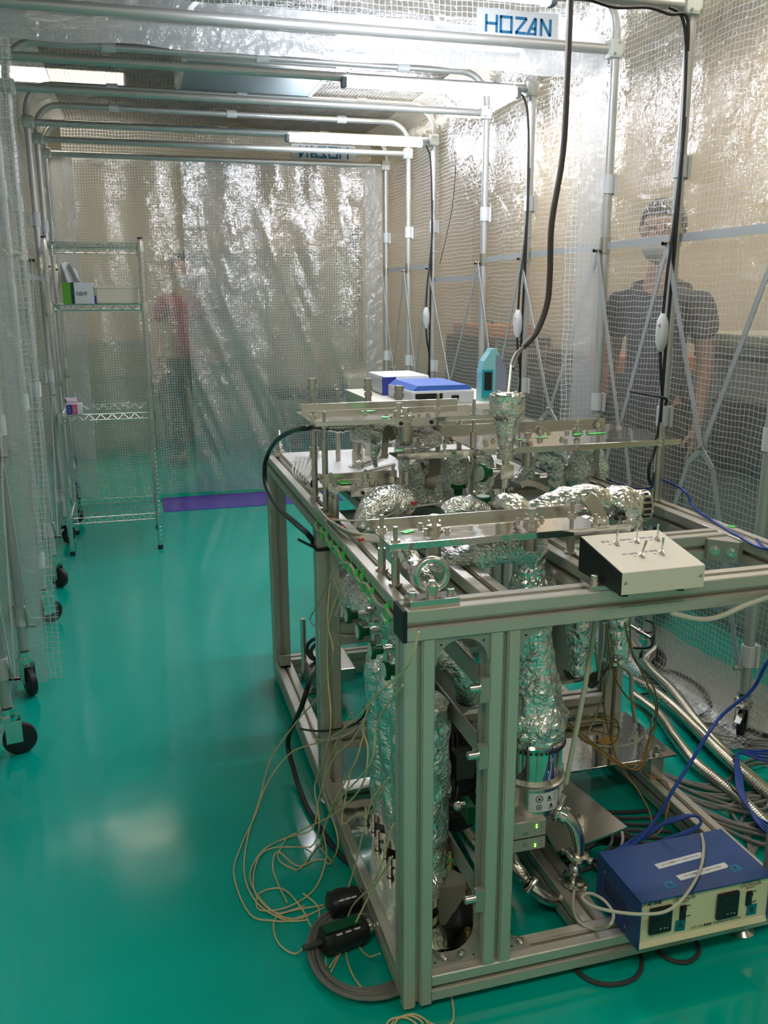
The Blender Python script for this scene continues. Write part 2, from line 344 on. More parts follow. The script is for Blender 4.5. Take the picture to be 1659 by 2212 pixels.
# ================================================================ THE ROOM
XL, XR, YF, YB, ZC = -2.3, 2.95, -3.6, 7.25, 2.95
MB().box((XL, YF, -.1), (XR, YB, 0)).build('floor', 'floor', kind='structure')
MB().box((XL, YB, 0), (XR, YB+.1, ZC)).build('wall_back', 'wallb', kind='structure')
MB().box((XL-.1, YF, 0), (XL, YB, ZC)).build('wall_left', 'wallw', kind='structure')
MB().box((XR, YF, 0), (XR+.1, YB, ZC)).build('wall_right', 'wallb', kind='structure')
MB().box((XL, YF-.1, 0), (XR, YF, ZC)).build('wall_front', 'wallw', kind='structure')
MB().box((XL, YF, ZC), (XR, YB, ZC+.1)).build('ceiling', 'ceil', kind='structure')
MB().box((XL, YB-.015, 0), (XR, YB, .09)).build('baseboard_back', 'base', kind='structure')
MB().box((XR-.015, YF, 0), (XR, YB, .09)).build('baseboard_right', 'base', kind='structure')

def room_lamp(x, y, label, lx=1.2, ly=.3):
    t = empty('ceiling_light', (x, y, ZC-.06), label, 'ceiling light', 'room ceiling lights')
    MB().box((x-lx/2-.02, y-ly/2-.02, ZC-.055), (x+lx/2+.02, y+ly/2+.02, ZC)).build('housing', 'white', t)
    MB().box((x-lx/2, y-ly/2, ZC-.063), (x+lx/2, y+ly/2, ZC-.0555)).build('diffuser', 'roomlight', t)
room_lamp(-.85, 5.4, 'warm ceiling light glowing through the booth roof at upper left', .95, .38)
room_lamp(1.35, 3.9, 'ceiling light above the right side of the booth roof')
room_lamp(1.3, .9, 'ceiling light over the near right corner of the booth')
room_lamp(-.9, -1.9, 'unseen ceiling fill light behind the viewpoint on the left', 1.3, .34)  # out of view; sized for the light it throws on the table front
room_lamp(1.2, -1.7, 'unseen ceiling fill light behind the viewpoint on the right', .9, .3)  # unseen as well, sized by its light on front posts and floor
room_lamp(2.35, 2.2, 'ceiling light over the person in navy', .3, 1.2)
room_lamp(2.35, 5.4, 'ceiling light over the dark equipment by the right wall', .3, 1.2)

# ---- things outside the booth, seen through the film
t = empty('storage_cabinet', (.86, 6.9, 0), 'wide greenish beige cabinet with dark handles behind end curtain', 'cabinet')
MB().box((.10, 6.75, .02), (1.62, 7.22, 1.86)).build('body', 'cabbeige', t)
for a, b, h in ((.12, .61, .58), (.62, 1.135, 1.09), (1.145, 1.6, 1.46)):
    d = MB().box((a, 6.735, .06), (b, 6.75, 1.82), .004).build('door', 'cabbeige', t)
    MB().box((h-.03, 6.715, 1.18), (h+.03, 6.735, 1.25), .004).build('handle', 'blackp', d)
t = empty('work_table', (1.2, 6.2, 0), 'dark work table behind the right half of end curtain', 'table')
MB().box((.75, 5.95, .58), (2.15, 6.5, .62), .004).build('table_top', 'darkm', t)
for x in (.79, 2.11):
    for y in (5.99, 6.46): MB().box((x-.02, y-.02, 0), (x+.02, y+.02, .58)).build('leg', 'galv', t)
MB().box((.8, 6.0, .2), (2.1, 6.45, .225)).build('lower_shelf', 'darkm', t)
t = empty('carton', (1.5, 6.15, .62), 'cream carton lying on the dark table behind end curtain', 'box')
MB().box((1.36, 6.02, .62), (1.70, 6.3, .755), .012).build('body', 'creamcard', t); MB().box((1.352, 6.012, .735), (1.708, 6.308, .76), .008).build('lid', 'creamcard', t)
t = empty('equipment_case', (1.3, 6.2, .225), 'black equipment case on lower shelf of dark table', 'case')
MB().box((1.0, 6.03, .225), (1.6, 6.42, .5), .02).build('body', 'blackp', t); MB().tube([(1.2, 6.03, .4), (1.2, 5.995, .4), (1.4, 5.995, .4), (1.4, 6.03, .4)], .008, smooth=False).build('handle', 'rubber', t)
t = empty('equipment_rack', (-.5, 7.0, 0), 'tall grey-green rack behind left half of end curtain', 'rack')
MB().box((-.95, 6.9, .02), (-.35, 7.22, 1.05), .006).build('body', 'cabgrey', t)
for k in range(3): MB().box((-.92, 6.885, .08+k*.32), (-.38, 6.9, .36+k*.32), .004).build('drawer', 'cabbeige', t)
t = empty('dark_upright', (1.72, 7.2, 1.4), 'dark pole-like upright on beige back wall, upper right', 'panel')  # plain dark upright standing in for a pole with cable behind the curtain
MB().box((1.68, 7.19, .8), (1.78, 7.245, 2.1), .003).build('frame', 'darkm', t)

# grey machine with a dark vent, right, outside the film
t = empty('grey_machine', (2.4, 1.5, 0), 'large grey machine with black vent grille outside right film', 'machine')
MB().box((1.98, .35, .05), (2.75, 2.02, 1.22), .01).build('body', 'cabgrey', t)
MB().box((1.95, .33, 1.22), (2.78, 2.04, 1.27), .008).build('top_cover', 'cabbeige', t)
MB().box((1.974, .35, 1.165), (1.982, 2.02, 1.18)).build('seam', 'blackp', t)
g = MB().box((1.967, .9, .70), (1.982, 1.84, 1.0)).build('vent_grille', 'rubber', t)
s = MB()
for k in range(14): s.box((1.955, .9, .705+k*.0215), (1.968, 1.84, .713+k*.0215))
for k in range(12): s.box((1.953, .92+k*.08, .70), (1.956, .926+k*.08, 1.0))
s.build('louvre', 'darkm', g)
for y0 in (.37, 1.2): MB().box((1.966, y0, .12), (1.981, y0+.8, .62), .006).build('door', 'cabgrey', t)
for y in (.45, 1.95): MB().box((2.05, y-.05, 0), (2.15, y+.05, .05)).build('foot', 'rubber', t)
t = empty('control_unit', (2.3, 1.25, 1.27), 'low dark control unit on top of grey machine', 'instrument')
MB().box((2.1, 1.0, 1.27), (2.5, 1.5, 1.34), .008).build('body', 'darkm', t); MB().box((2.095, 1.05, 1.285), (2.1, 1.45, 1.325)).build('front_panel', 'alu_dark', t)

# dark equipment by the right wall
for i, (y0, y1, h, lb) in enumerate(((3.0, 3.7, .98, 'black equipment cabinet nearest the red-topped end by right wall'), (3.74, 4.5, .93, 'black equipment cabinet in the middle by right wall'), (4.54, 5.3, 1.02, 'black equipment cabinet farthest along right wall'), (5.34, 6.2, 1.1, 'black equipment cabinet in far right corner'))):
    t = empty('equipment_cabinet', (2.6, y0, 0), lb, 'cabinet', 'black cabinets along the right wall')
    MB().box((2.3, y0, .03), (2.92, y1, h), .008).build('body', 'darkm', t)
    for k in range(3): MB().box((2.288, y0+.03, .08+k*.28), (2.3, y1-.03, .33+k*.28), .004).build('drawer', 'blackp', t)
t = empty('instrument_case', (2.5, 3.3, .98), 'orange-brown instrument case on nearest black cabinet', 'case')
MB().box((2.33, 3.05, .98), (2.8, 3.65, 1.08), .01).build('body', 'orange', t); MB().tube([(2.5, 3.2, 1.08), (2.5, 3.22, 1.11), (2.5, 3.42, 1.11), (2.5, 3.45, 1.08)], .007).build('handle', 'blackp', t)
t = empty('instrument_case', (2.5, 5.7, 1.1), 'orange-brown instrument case on far corner cabinet', 'case')
MB().box((2.33, 5.4, 1.1), (2.8, 6.1, 1.2), .01).build('body', 'orange', t); MB().tube([(2.5, 5.6, 1.2), (2.5, 5.62, 1.23), (2.5, 5.82, 1.23), (2.5, 5.85, 1.2)], .007).build('handle', 'blackp', t)

# ================================================================ PEOPLE
def skinned(name, verts, edges, radii, m, parent, root=0, sub=2, org=(0, 0, 0)):
    me = bpy.data.meshes.new(name); bm = bmesh.new(); L = bm.verts.layers.skin.verify(); vs = []
    for i, (p, r) in enumerate(zip(verts, radii)):
        v = bm.verts.new(V(p)-V(org)); v[L].radius = r if isinstance(r, tuple) else (r, r); v[L].use_root = (i == root); vs.append(v)
    for a, b in edges: bm.edges.new((vs[a], vs[b]))
    bm.to_mesh(me); bm.free(); me.materials.append(M[m]); o = bpy.data.objects.new(name, me); C.objects.link(o); o.parent = parent
    k = o.modifiers.new('skin', 'SKIN'); k.use_smooth_shade = True; k.branch_smoothing = .6
    q = o.modifiers.new('subdivision', 'SUBSURF'); q.levels = sub; q.render_levels = sub
    return o
def person(loc, rz, shirt, pants, label, mask=True, glasses=True, arm=.0):
    t = empty('person', loc, label, 'person'); t.rotation_euler = (0, 0, rz)
    # faces +x locally; one body surface: legs, trunk, neck, arms, hands with five fingers
    vs, es, rs = [], [], []
    def add(p, r, to=None):
        vs.append(V(p)); rs.append(r); i = len(vs)-1
        if to is not None: es.append((to, i))
        return i
    pel = add((0, 0, .95), (.11, .09)); w = add((0, 0, 1.1), (.10, .08), pel); ch = add((0, 0, 1.3), (.11, .08), w); up_ = add((-.005, 0, 1.395), (.07, .055), ch)
    nk = add((0, 0, 1.5), .055, up_); hd = add((.015, 0, 1.57), .06, nk)
    for sgn in (-1, 1):
        hip = add((0, sgn*.09, .88), .09, pel); kn = add((.02, sgn*.1, .48), .055, hip); an = add((0, sgn*.1, .09), .036, kn); ft = add((.13, sgn*.11, .03), .034, an)
        sh = add((0, sgn*.16, 1.385), .038, up_); el = add((-.02, sgn*.215, 1.13), .040, sh); wr = add((.06+arm, sgn*.225, .90+arm), .026, el)
        palm = add((.085+arm, sgn*.222, .835+arm), (.028, .018), wr)
        for k in range(4):
            b = V((.115+arm-.018*k, sgn*(.222), .785+arm)); l = (.8, 1, .93, .72)[k]
            a1 = add((b.x, b.y, b.z-.0), .009, palm); a2 = add((b.x+.004, b.y-sgn*.006, b.z-.035*l), .008, a1); add((b.x-.002, b.y-sgn*.02, b.z-.062*l), .007, a2)
        th = add((.118+arm, sgn*.205, .83+arm), .010, palm); add((.135+arm, sgn*.195, .795+arm), .008, th)
    skinned('body', vs, es, rs, 'skin', t)
    # head
    mb = MB(); mb.sph((.02, 0, 1.655), .085, 1.12, .9, 1.38, 4)
    for v in mb.bm.verts:
        d = v.co-V((.02, 0, 1.655))
        if d.x > 0 and d.z < 0: v.co.y *= 1-.28*min(1, -d.z/.11); v.co.x += .008
        if d.x > .05 and abs(d.z-.01) < .016: v.co.x -= .008*(1-abs(d.z-.01)/.016)
    mb.sph((.118, 0, 1.64), .016, 1.1, .8, 1.4, 2)
    for sgn in (-1, 1): mb.sph((.015, sgn*.078, 1.645), .024, .6, .35, 1.2, 2)
    head = mb.build('head', 'skin', None, smooth=True, ang=80); head.parent = t
    mb = MB(); mb.sph((.006, 0, 1.690), .098, 1.16, .93, 1.12, 4)
    dl = [v for v in mb.bm.verts if (v.co.x > .062 and v.co.z < 1.725) or v.co.z < 1.62 or (v.co.x > .0 and v.co.z < 1.68)]
    bmesh.ops.delete(mb.bm, geom=dl, context='VERTS')
    for v in mb.bm.verts: v.co += v.co.normalized()*noise.noise(v.co*60)*.004
    h = mb.build('hair', 'hair', None, smooth=True, ang=80); h.parent = t; s = h.modifiers.new('thickness', 'SOLIDIFY'); s.thickness = .008
    if mask:
        mb = MB(); mb.sph((.045, 0, 1.60), .074, 1.15, .85, .85, 3)
        bmesh.ops.delete(mb.bm, geom=[v for v in mb.bm.verts if v.co.x < .055], context='VERTS')
        h = mb.build('face_mask', 'mask', None, smooth=True, ang=80); h.parent = t; s = h.modifiers.new('thickness', 'SOLIDIFY'); s.thickness = .003
    if glasses:
        mb = MB()
        for sgn in (-1, 1):
            mb.torus((.122, sgn*.033, 1.668), (1, 0, 0), .022, .002, 20, 6); mb.tube([(.12, sgn*.055, 1.672), (.01, sgn*.08, 1.66)], .002, smooth=False)
        mb.tube([(.122, -.011, 1.672), (.122, .011, 1.672)], .002, smooth=False); g = mb.build('glasses', 'black_lens', None); g.parent = t
    # shirt
    v2 = [(0, 0, .84), (0, 0, 1.06), (0, 0, 1.3), (-.005, 0, 1.425), (0, .17, 1.41), (-.015, .20, 1.22), (0, -.17, 1.41), (-.015, -.20, 1.22), (0, 0, 1.475)]
    skinned('shirt', v2, [(0, 1), (1, 2), (2, 3), (3, 4), (4, 5), (3, 6), (6, 7), (3, 8)], [(.165, .14), (.155, .13), (.17, .13), (.14, .11), .082, .066, .082, .066, .07], shirt, t)
    v3 = [(0, 0, 1.03), (0, .085, .87), (.02, .1, .48), (0, .1, .08), (0, -.085, .87), (.02, -.1, .48), (0, -.1, .08)]
    skinned('trousers', v3, [(0, 1), (1, 2), (2, 3), (0, 4), (4, 5), (5, 6)], [(.14, .12), .10, .072, .06, .10, .072, .06], pants, t)
    for sgn in (-1, 1):
        s = MB().rbox((.055, sgn*.105, .035), (.27, .095, .07), bev=.025).build('shoe', 'rubber', None, smooth=True); s.parent = t
    return t
person((1.72, 1.93, .02), math.radians(215), 'shirt_navy', 'trousers2', 'person in navy t-shirt, glasses and white face mask, standing outside right film', arm=.0)
person((.0, 6.35, 0), math.radians(-85), 'shirt_red', 'trousers', 'person in maroon shirt and black trousers behind the end curtain', mask=True, glasses=False)

# ================================================================ THE BOOTH
PXL, PXR, ZB, ZT, PR = -.9, 1.4, 2.345, 2.535, .0175
FY = [.79, 1.36, 1.84, 2.57, 3.12, 3.95, 4.47, 5.02]
WHERE = ['nearest the viewer', 'with the dark-wired right post', 'behind the logo, at the curtain opening', 'carrying the front lit tube lamp', 'just in front of the roof filter', 'carrying the rear lit tube lamp', 'second from the end curtain', 'against the end curtain']
def pole_pts(y):
    R = .14; p = [V((PXL, y, .17)), V((PXL, y, 1.0)), V((PXL, y, ZT-R))]
    p += [V((PXL+R-R*math.cos(a), y, ZT-R+R*math.sin(a))) for a in [PI/2*k/7 for k in range(1, 8)]]
    p += [V((PXR-R+R*math.sin(a), y, ZT-R+R*math.cos(a))) for a in [PI/2*k/7 for k in range(0, 8)]]
    return p + [V((PXR, y, 1.0)), V((PXR, y, .17))]
def booth_frame(i):
    y = FY[i]; ZB = 2.33 if i == 2 else 2.345; t = empty('booth_arch', (PXL, y, 0), 'aluminium booth arch '+WHERE[i], 'frame', 'tubular arches of the vinyl booth')
    MB().tube(pole_pts(y), PR, 14, smooth=False).build('arch_tube', 'pole', t, smooth=True)
    MB().cyl((PXL+.01, y, ZB), (PXR-.01, y, ZB), .018, 14).build('cross_bar', 'pole', t, smooth=True)
    for x, s in ((PXL, 1), (PXR, -1)):
        cl = MB().rbox((x+s*.006, y-.004, ZB), (.062, .05, .066), bev=.012).build('corner_clamp', 'clampw', t)
        for dx, dz in ((.0, .02), (.018*s, -.02), (-.018*s, -.02)): MB().cyl((x+dx, y-.032, ZB+dz), (x+dx, y-.027, ZB+dz), .005, 8).build('screw', 'satin', cl)
        for z in (1.85, 1.0, .30):
            c = MB().cyl((x, y, z-.035), (x, y, z+.035), .0225, 14); c.box((x-s*.018, y-.004-.016, z-.04), (x-s*.03, y+.026, z+.035)); c.build('film_clip', 'white', t)
        MB().cyl((x, y, 1.59), (x, y, 1.65), .0215, 14).build('joint_collar', 'satin', t)
        MB().cyl((x, y, .14), (x, y, .165), .024, 14).cyl((x, y, .125), (x, y, .14), .03, 14).build('foot_collar', 'chrome', t)
        ang = (i*1.7+(0 if x < 0 else 2.3)) % 3-1.5
        cas = MB()
        for q in (-1, 1): cas.rbox(V((x, y, .085))+Matrix.Rotation(ang, 3, 'Z') @ V((.012, q*.021, 0)), (.05, .003, .075), ang, bev=.001)
        cas.cyl((x, y, .12), (x, y, .126), .026, 14); k = cas.build('caster', 'chrome', t)
        a = Matrix.Rotation(ang, 3, 'Z') @ V((0, 1, 0)); c0 = V((x, y, .052))+Matrix.Rotation(ang, 3, 'Z') @ V((.028, 0, 0))
        MB().lathe(c0-a*.014, a, [(0, .03), (.002, .046), (.005, .052), (.023, .052), (.026, .046), (.028, .03)], 28).build('wheel', 'rubber', k, smooth=True)
        lv = Matrix.Rotation(ang, 3, 'Z') @ V((-.04, .01, 0))
        MB().bar(V((x, y, .105)), V((x, y, .075))+lv, .02, .004, bev=.001).build('brake_lever', 'chrome', k)
    for x in (-.45, .25, .95):
        MB().cyl((x-.03, y, ZT), (x+.03, y, ZT), .0225, 14).box((x-.03, y-.003, ZT+.015), (x+.03, y+.028, ZT+.024)).build('film_clip', 'white', t)
    return t
for i in range(8): booth_frame(i)

def brace(i, x, s):
    y0, y1 = FY[i], FY[i+1]; side = 'right' if s < 0 else 'left'
    names = ['nearest', 'second', 'third', 'fourth', 'fifth', 'sixth', 'farthest']
    t = empty('folding_brace', (x, y0, .9), f'{names[i]} scissor brace of flat bars between {side} booth posts', 'brace', f'scissor braces on the {side} posts')
    xi = x+s*.028; ym = (y0+y1)/2; zz = 1.617 if i != 4 else 1.53
    MB().bar((x, y0+.02, zz), (x, y1-.02, zz), .028, .004, (1, 0, 0)).build('top_bar', 'galv', t)
    for (a, b, dx) in ((y0, y1, 0), (y1, y0, .006)):
        q = s*dx; m = MB()
        m.bar((xi+q, a, 1.60), (xi+q, ym, .93), .021, .003, (1, 0, 0)); m.bar((xi+q, ym, .93), (xi+q, ym+(ym-a)*.25, .87), .021, .003, (1, 0, 0)); m.bar((xi+q, ym+(ym-a)*.25, .87), (xi+q, b, .26), .021, .003, (1, 0, 0)); m.build('flat_bar', 'galv', t)
    for yy, z in ((ym, .93), (y0, 1.6), (y1, 1.6), (y0, .26), (y1, .26)): MB().cyl((xi-s*.014, yy, z), (xi+s*.022, yy, z), .007, 10).build('pivot_bolt', 'satin', t)
for i in range(7):
    if i != 2: brace(i, PXL, 1)
    brace(i, PXR, -1)

# ---- film sheets
def wr(a, b, s=1.0, k=2.5, o=0): return s*noise.noise(V((a*k, b*k, o)))
OUT = .035
def side_sheet(name, x, s, y0, y1, label, o=0):
    R = .17; zt = ZT+.03
    path = ([V((x+s*.11, 0, .012)), V((x+s*.03, 0, .014)), V((x-s*OUT*.8, 0, .05))] if s < 0 else [V((x-s*OUT*.9, 0, .02)), V((x-s*OUT, 0, .05)), V((x-s*OUT, 0, .09))])+[V((x-s*OUT, 0, .12))]+[V((x-s*OUT, 0, .12+(zt-R-.12)*k/40)) for k in range(1, 41)]
    path += [V((x-s*OUT+s*(R-R*math.cos(a)), 0, zt-R+R*math.sin(a))) for a in [PI/2*k/8 for k in range(1, 9)]]
    n = len(path)-1; ln = sum((b-a).length for a, b in zip(path, path[1:]))
    def f(u, v):
        k = u*n; i = min(int(k), n-1); p = path[i].lerp(path[i+1], k-i); y = y0+(y1-y0)*v
        q = p.copy(); q.y = y; q.x += -s*abs(wr(y, p.z, .012, 2.2, o))-s*wr(y, p.z, .004, 9, o); q.z += (.004*noise.noise(V((y*8, 0, o))) if i < 2 else 0)
        return q
    return sheet(name, f, n, int((y1-y0)*26), ln, y1-y0, 'film', label=label, cat='vinyl curtain')
side_sheet('vinyl_side_curtain', PXR, -1, .72, 1.88, 'clear grid-reinforced vinyl wall on the right, front section before person in navy', 1)
side_sheet('vinyl_side_curtain', PXR, -1, 2.40, 5.08, 'clear grid-reinforced vinyl wall on the right, rear section before beige wall', 2)
side_sheet('vinyl_side_curtain', PXR, -1, 1.86, 2.42, 'narrow clear vinyl strip joining the two booth halves on the right', 7)
side_sheet('vinyl_side_curtain', PXL, 1, .72, 1.88, 'clear grid-reinforced vinyl wall on the left, front section at picture edge', 3)
side_sheet('vinyl_side_curtain', PXL, 1, 2.40, 5.08, 'clear grid-reinforced vinyl wall on the left, rear section by wire shelf', 4)
def roof(y0, y1, label, o):
    def f(u, v):
        x = PXL+.13+(PXR-PXL-.26)*u; y = y0+(y1-y0)*v
        return V((x, y, ZT+.03+.012*noise.noise(V((x*2, y*2, o)))+.006*noise.noise(V((x*7, y*7, o)))))
    return sheet('vinyl_roof', f, 60, int((y1-y0)*26), PXR-PXL-.26, y1-y0, 'film_top', label=label, cat='vinyl sheet')
roof(.72, 1.90, 'clear vinyl roof sheet over the front booth half', 5)
roof(2.40, 3.29, 'clear vinyl roof sheet in front of the filter panel', 6)
roof(4.06, 5.08, 'clear vinyl roof sheet beyond the filter panel', 8)
def roofside(x0, x1, label, o):
    def f(u, v):
        x = x0+(x1-x0)*u; y = 3.29+.77*v
        return V((x, y, ZT+.03+.008*noise.noise(V((x*3, y*3, o)))))
    return sheet('vinyl_roof', f, 24, 20, x1-x0, .77, 'film_top', label=label, cat='vinyl sheet')
roofside(PXL+.13, -.11, 'clear vinyl roof sheet left of the filter panel', 9)
roofside(.645, PXR-.13, 'clear vinyl roof sheet right of the filter panel', 10)

# front doorway of the rear booth: header + side jambs at the logo arch
YD = 1.875
def band(name, x0, x1, z0, z1, m, label, o, nu=14, nv=60, slant=0, y=YD, cat='vinyl curtain', wamp=.006, parent=None, k=3):
    def f(u, v):
        z = z1+(z0-z1)*v; x = x0+(x1-x0)*u+slant*v
        return V((x, y+wr(x, z, wamp, k, o)+wr(x, z, wamp*.5, 11, o), z))
    kw = {} if parent else dict(label=label, cat=cat)
    return sheet(name, f, nu, nv, abs(x1-x0), abs(z1-z0), m, parent=parent, **kw)
hd = empty('vinyl_header', (.2, YD, 2.3), 'vinyl header across doorway arch with milky hem band', 'vinyl curtain')
def fh(u, v):
    x = -1.0+2.36*u; zt = 2.545-.12*max(0, (abs(x-.25)-1.03)/.12)**2; zb = 2.385; z = zt+(zb-zt)*v
    return V((x, YD+wr(x, z, .006, 4, 20), z))
sheet('netting', fh, 90, 8, 2.3, .17, 'film_edge', parent=hd)
def fh2(u, v):
    x = -.93+2.30*u; zb = 2.235+.012*noise.noise(V((x*4, 3, 1))); z = 2.385+(zb-2.385)*v
    return V((x, YD-.004+wr(x, z, .008, 4, 21)+wr(x, z, .004, 14, 21), z))
sheet('hem', fh2, 90, 10, 2.3, .15, 'film_heavy', parent=hd)
def jamb(label, x0, x1, x2, zb, o, sl=0):
    t = empty('vinyl_door_jamb', ((x0+x1)/2, YD, 1), label, 'vinyl curtain')
    band('hem', x0, x1, zb, 2.30, 'film_heavy', None, o, 10, 90, sl, YD-.006, wamp=.01, parent=t); band('netting', x1, x2, zb+.01, 2.28, 'film_edge', None, o, 5, 90, sl, YD-.006, wamp=.01, parent=t)
jamb('milky vinyl strip gathered at the left jamb of doorway arch', -.935, -.80, -.745, .02, 31, -.03)
jamb('milky vinyl strip gathered at the right jamb of doorway arch', 1.385, 1.285, 1.235, .35, 32, .02)
t = empty('logo_patch', (1.01, YD-.012, 2.385), 'white patch with blue block lettering on the doorway header', 'sign')
MB().box((.845, YD-.012, 2.345), (1.17, YD-.010, 2.442)).build('patch', 'label', t)
def logo(parent, cx, cz, y, s, flip=1):
    # H O Z A N in slanted blue strokes
    mb = MB(); st = lambda a, b, w=.0085: mb.bar((cx+flip*a[0]*s, y, cz+a[1]*s), (cx+flip*b[0]*s, y, cz+b[1]*s), w*s, .001, (0, 1, 0))
    h = .026
    for x in (-.115, -.078): st((x, -h), (x, h))
    st((-.115, 0), (-.078, 0))
    for x in (-.064, -.026): st((x, -h), (x, h))
    st((-.066, h-.004), (-.026, h-.004)); st((-.064, -h+.004), (-.026, -h+.004))
    st((-.012, h-.004), (.028, h-.004)); st((.028, h-.004), (-.010, -h+.004)); st((-.012, -h+.004), (.026, -h+.004))
    st((.030, -h), (.058, h)); st((.060, h), (.060, -h)); st((.046, -.006), (.060, -.006)); st((.036, -h+.004), (.06, -h+.004), .006)
    st((.080, -h), (.080, h)); st((.080, h-.002), (.112, -h+.002)); st((.113, -h), (.113, h))
    return mb.build('lettering', 'tealb', parent)
logo(t, 1.01, 2.392, YD-.014, 1.12)

# end curtain, two overlapping halves + frame strips
YE = 5.055
def curtain(name, x0, x1, label, o, y, folds, sl=2.2):
    def f(u, v):
        z = 2.33+(.03-2.33)*v; x = x0+(x1-x0)*u
        a = folds*(.25+.75*v); fan = (x-x0-.35)*.4*v
        q = .014*math.sin((x*9+v*1.3)*2.2+o)*(1-.4*v)+a*noise.noise(V((x*6-v*sl, v*1.5, o)))+.6*a*noise.noise(V((x*16-v*sl*2.6, v*3, o)))
        return V((x, y+q, z))
    return sheet(name, f, 110, 90, abs(x1-x0), 2.3, 'film_far', label=label, cat='vinyl curtain')
curtain('vinyl_end_curtain', -.80, .50, 'left half of the end curtain behind wire shelf', 41, YE, .03)
curtain('vinyl_end_curtain', -.05, 1.33, 'right half of the end curtain, creased and overlapping the left half', 43, YE-.03, .042, 5.2)
band('vinyl_edge_strip', -.93, -.74, .05, 2.35, 'film_heavy', 'milky vertical vinyl strip at left edge of end curtain', 44, 8, 60, 0, YE-.05)
band('vinyl_edge_strip', 1.24, 1.37, .05, 2.35, 'film_heavy', 'milky vertical vinyl strip at right edge of end curtain', 45, 8, 60, 0, YE-.05)
band('vinyl_end_header', -.8, 1.3, 2.30, 2.55, 'film_edge', 'vinyl header above the end curtain', 46, 60, 10, 0, YE)
t = empty('logo_patch', (.95, YE-.02, 2.42), 'faded patch with mirrored lettering above the end curtain', 'sign')
MB().box((.72, YE-.024, 2.37), (1.18, YE-.022, 2.47)).build('patch', 'label', t)
logo(t, .95, 2.42, YE-.027, 1.5, -1)
MB().box((-.31, 4.60, 0), (.95, 5.04, .006), .002).build('floor_mat', 'mat_p', label='purple vinyl mat on the green floor below the end curtain', cat='mat')

# roof filter unit
t = empty('filter_unit', (.27, 3.67, ZT+.02), 'dark grey fan filter unit set into the booth roof', 'filter unit')
MB().box((-.11, 3.28, 2.56), (.645, 4.07, 2.74), .006).build('housing', 'galv', t)
MB().box((-.09, 3.30, 2.548), (.625, 4.05, 2.56)).build('filter_face', 'filt', t)
f = MB()
for a, b in (((-.11, 3.28), (-.09, 4.07)), ((.625, 3.28), (.645, 4.07)), ((-.09, 3.28), (.625, 3.30)), ((-.09, 4.05), (.625, 4.07))): f.box((*a, 2.545), (*b, 2.5605))
f.build('face_frame', 'pole', t)

# tube lamps hung under the bars
def lamp(y, x0, x1, label):
    z = 2.318; t = empty('tube_lamp', ((x0+x1)/2, y-.02, z), label, 'tube lamp', 'white LED tube lamps under the booth bars')
    MB().cyl((x0+.02, y-.02, z), (x1-.02, y-.02, z), .017, 16).build('tube', 'tube', t, smooth=True)
    MB().box((x0+.02, y-.016, z+.008), (x1-.02, y+.012, z+.02), .003).build('housing', 'lamp_body', t)
    for x in (x0, x1-.022): MB().rbox((x+.011, y-.018, z+.001), (.024, .04, .042), bev=.006).build('end_cap', 'slate', t)
    for x in (x0+.03, x1-.03): MB().torus((x, y-.003, z+.016), (1, 0, 0), .031, .0018, 18, 6).build('cable_tie', 'white', t)
lamp(2.57, .50, 1.33, 'lit tube lamp under the bar nearest the doorway')
lamp(3.95, .49, 1.335, 'lit tube lamp under the bar near the roof filter')
lamp(1.36, .02, .90, 'lit tube lamp at the top edge of the picture')

# cables on the booth posts
def cable(name, pts, r, m, label, cat='cable', group=None, seg=8, step=6, parent=None):
    ps = spline([V(p) for p in pts], step)
    for q in ps: q.z = max(q.z, r+.0005)
    mb = MB().tube(ps, r, seg, smooth=False)
    return mb.build(name, m, parent, label=label, cat=cat, group=group, smooth=True)
def post_cord(y, label, zt=2.32):
    x = PXR-.03; t = empty('lamp_cable', (x, y, 1.5), label, 'cable', 'black lamp cords with white inline switches')
    d = .03
    MB().tube([(1.30, y-.025, 2.325), (1.345, y-.03, 2.30), (x, y-.03, 2.2), (x+.008, y-.033, 1.95), (x+.015, y-.02, 1.8), (x-.005, y-.035, 1.62), (x-.022, y-.045, 1.5), (x-.03, y-.05, 1.36)], .0055).build('upper_cord', 'cableblk', t, smooth=True)
    sw = MB().lathe((x-.03, y-.05, 1.365), (0, 0, -1), [(0, .008), (.01, .013), (.03, .02), (.065, .022), (.1, .02), (.12, .013), (.13, .008)], 16); sw = sw.build('inline_switch', 'white', t, smooth=True)
    MB().cyl((x-.05, y-.06, 1.33), (x-.051, y-.061, 1.325), .004, 8).build('screw', 'satin', sw)
    MB().tube([(x-.03, y-.05, 1.235), (x-.022, y-.05, 1.15), (x-.005, y-.04, 1.08), (x-.004, y-.035, .98), (x-.02, y-.04, .88), (x-.045, y-.05, .82), (x-.03, y-.045, .76), (x-.01, y-.04, .8)], .0055).build('lower_cord', 'cableblk', t, smooth=True)
    MB().torus((PXR, y, 1.70), (0, 0, 1), .028, .002, 18, 6).build('cable_tie', 'white', t)
    MB().tube([(x+.01, y-.035, 2.0), (x+.004, y-.04, 1.62), (x-.002, y-.036, 1.2), (x+.0, y-.036, .9), (x+.004, y-.04, .6), (x, y-.04, .3)], .006).build('return_cord', 'cableblk', t, smooth=True)
post_cord(1.36, 'black cord with white inline switch on the right post nearest the person in navy')
post_cord(2.57, 'black cord with white inline switch on the right post under the front lit lamp')
post_cord(3.95, 'black cord with white inline switch on the right post under the rear lit lamp')
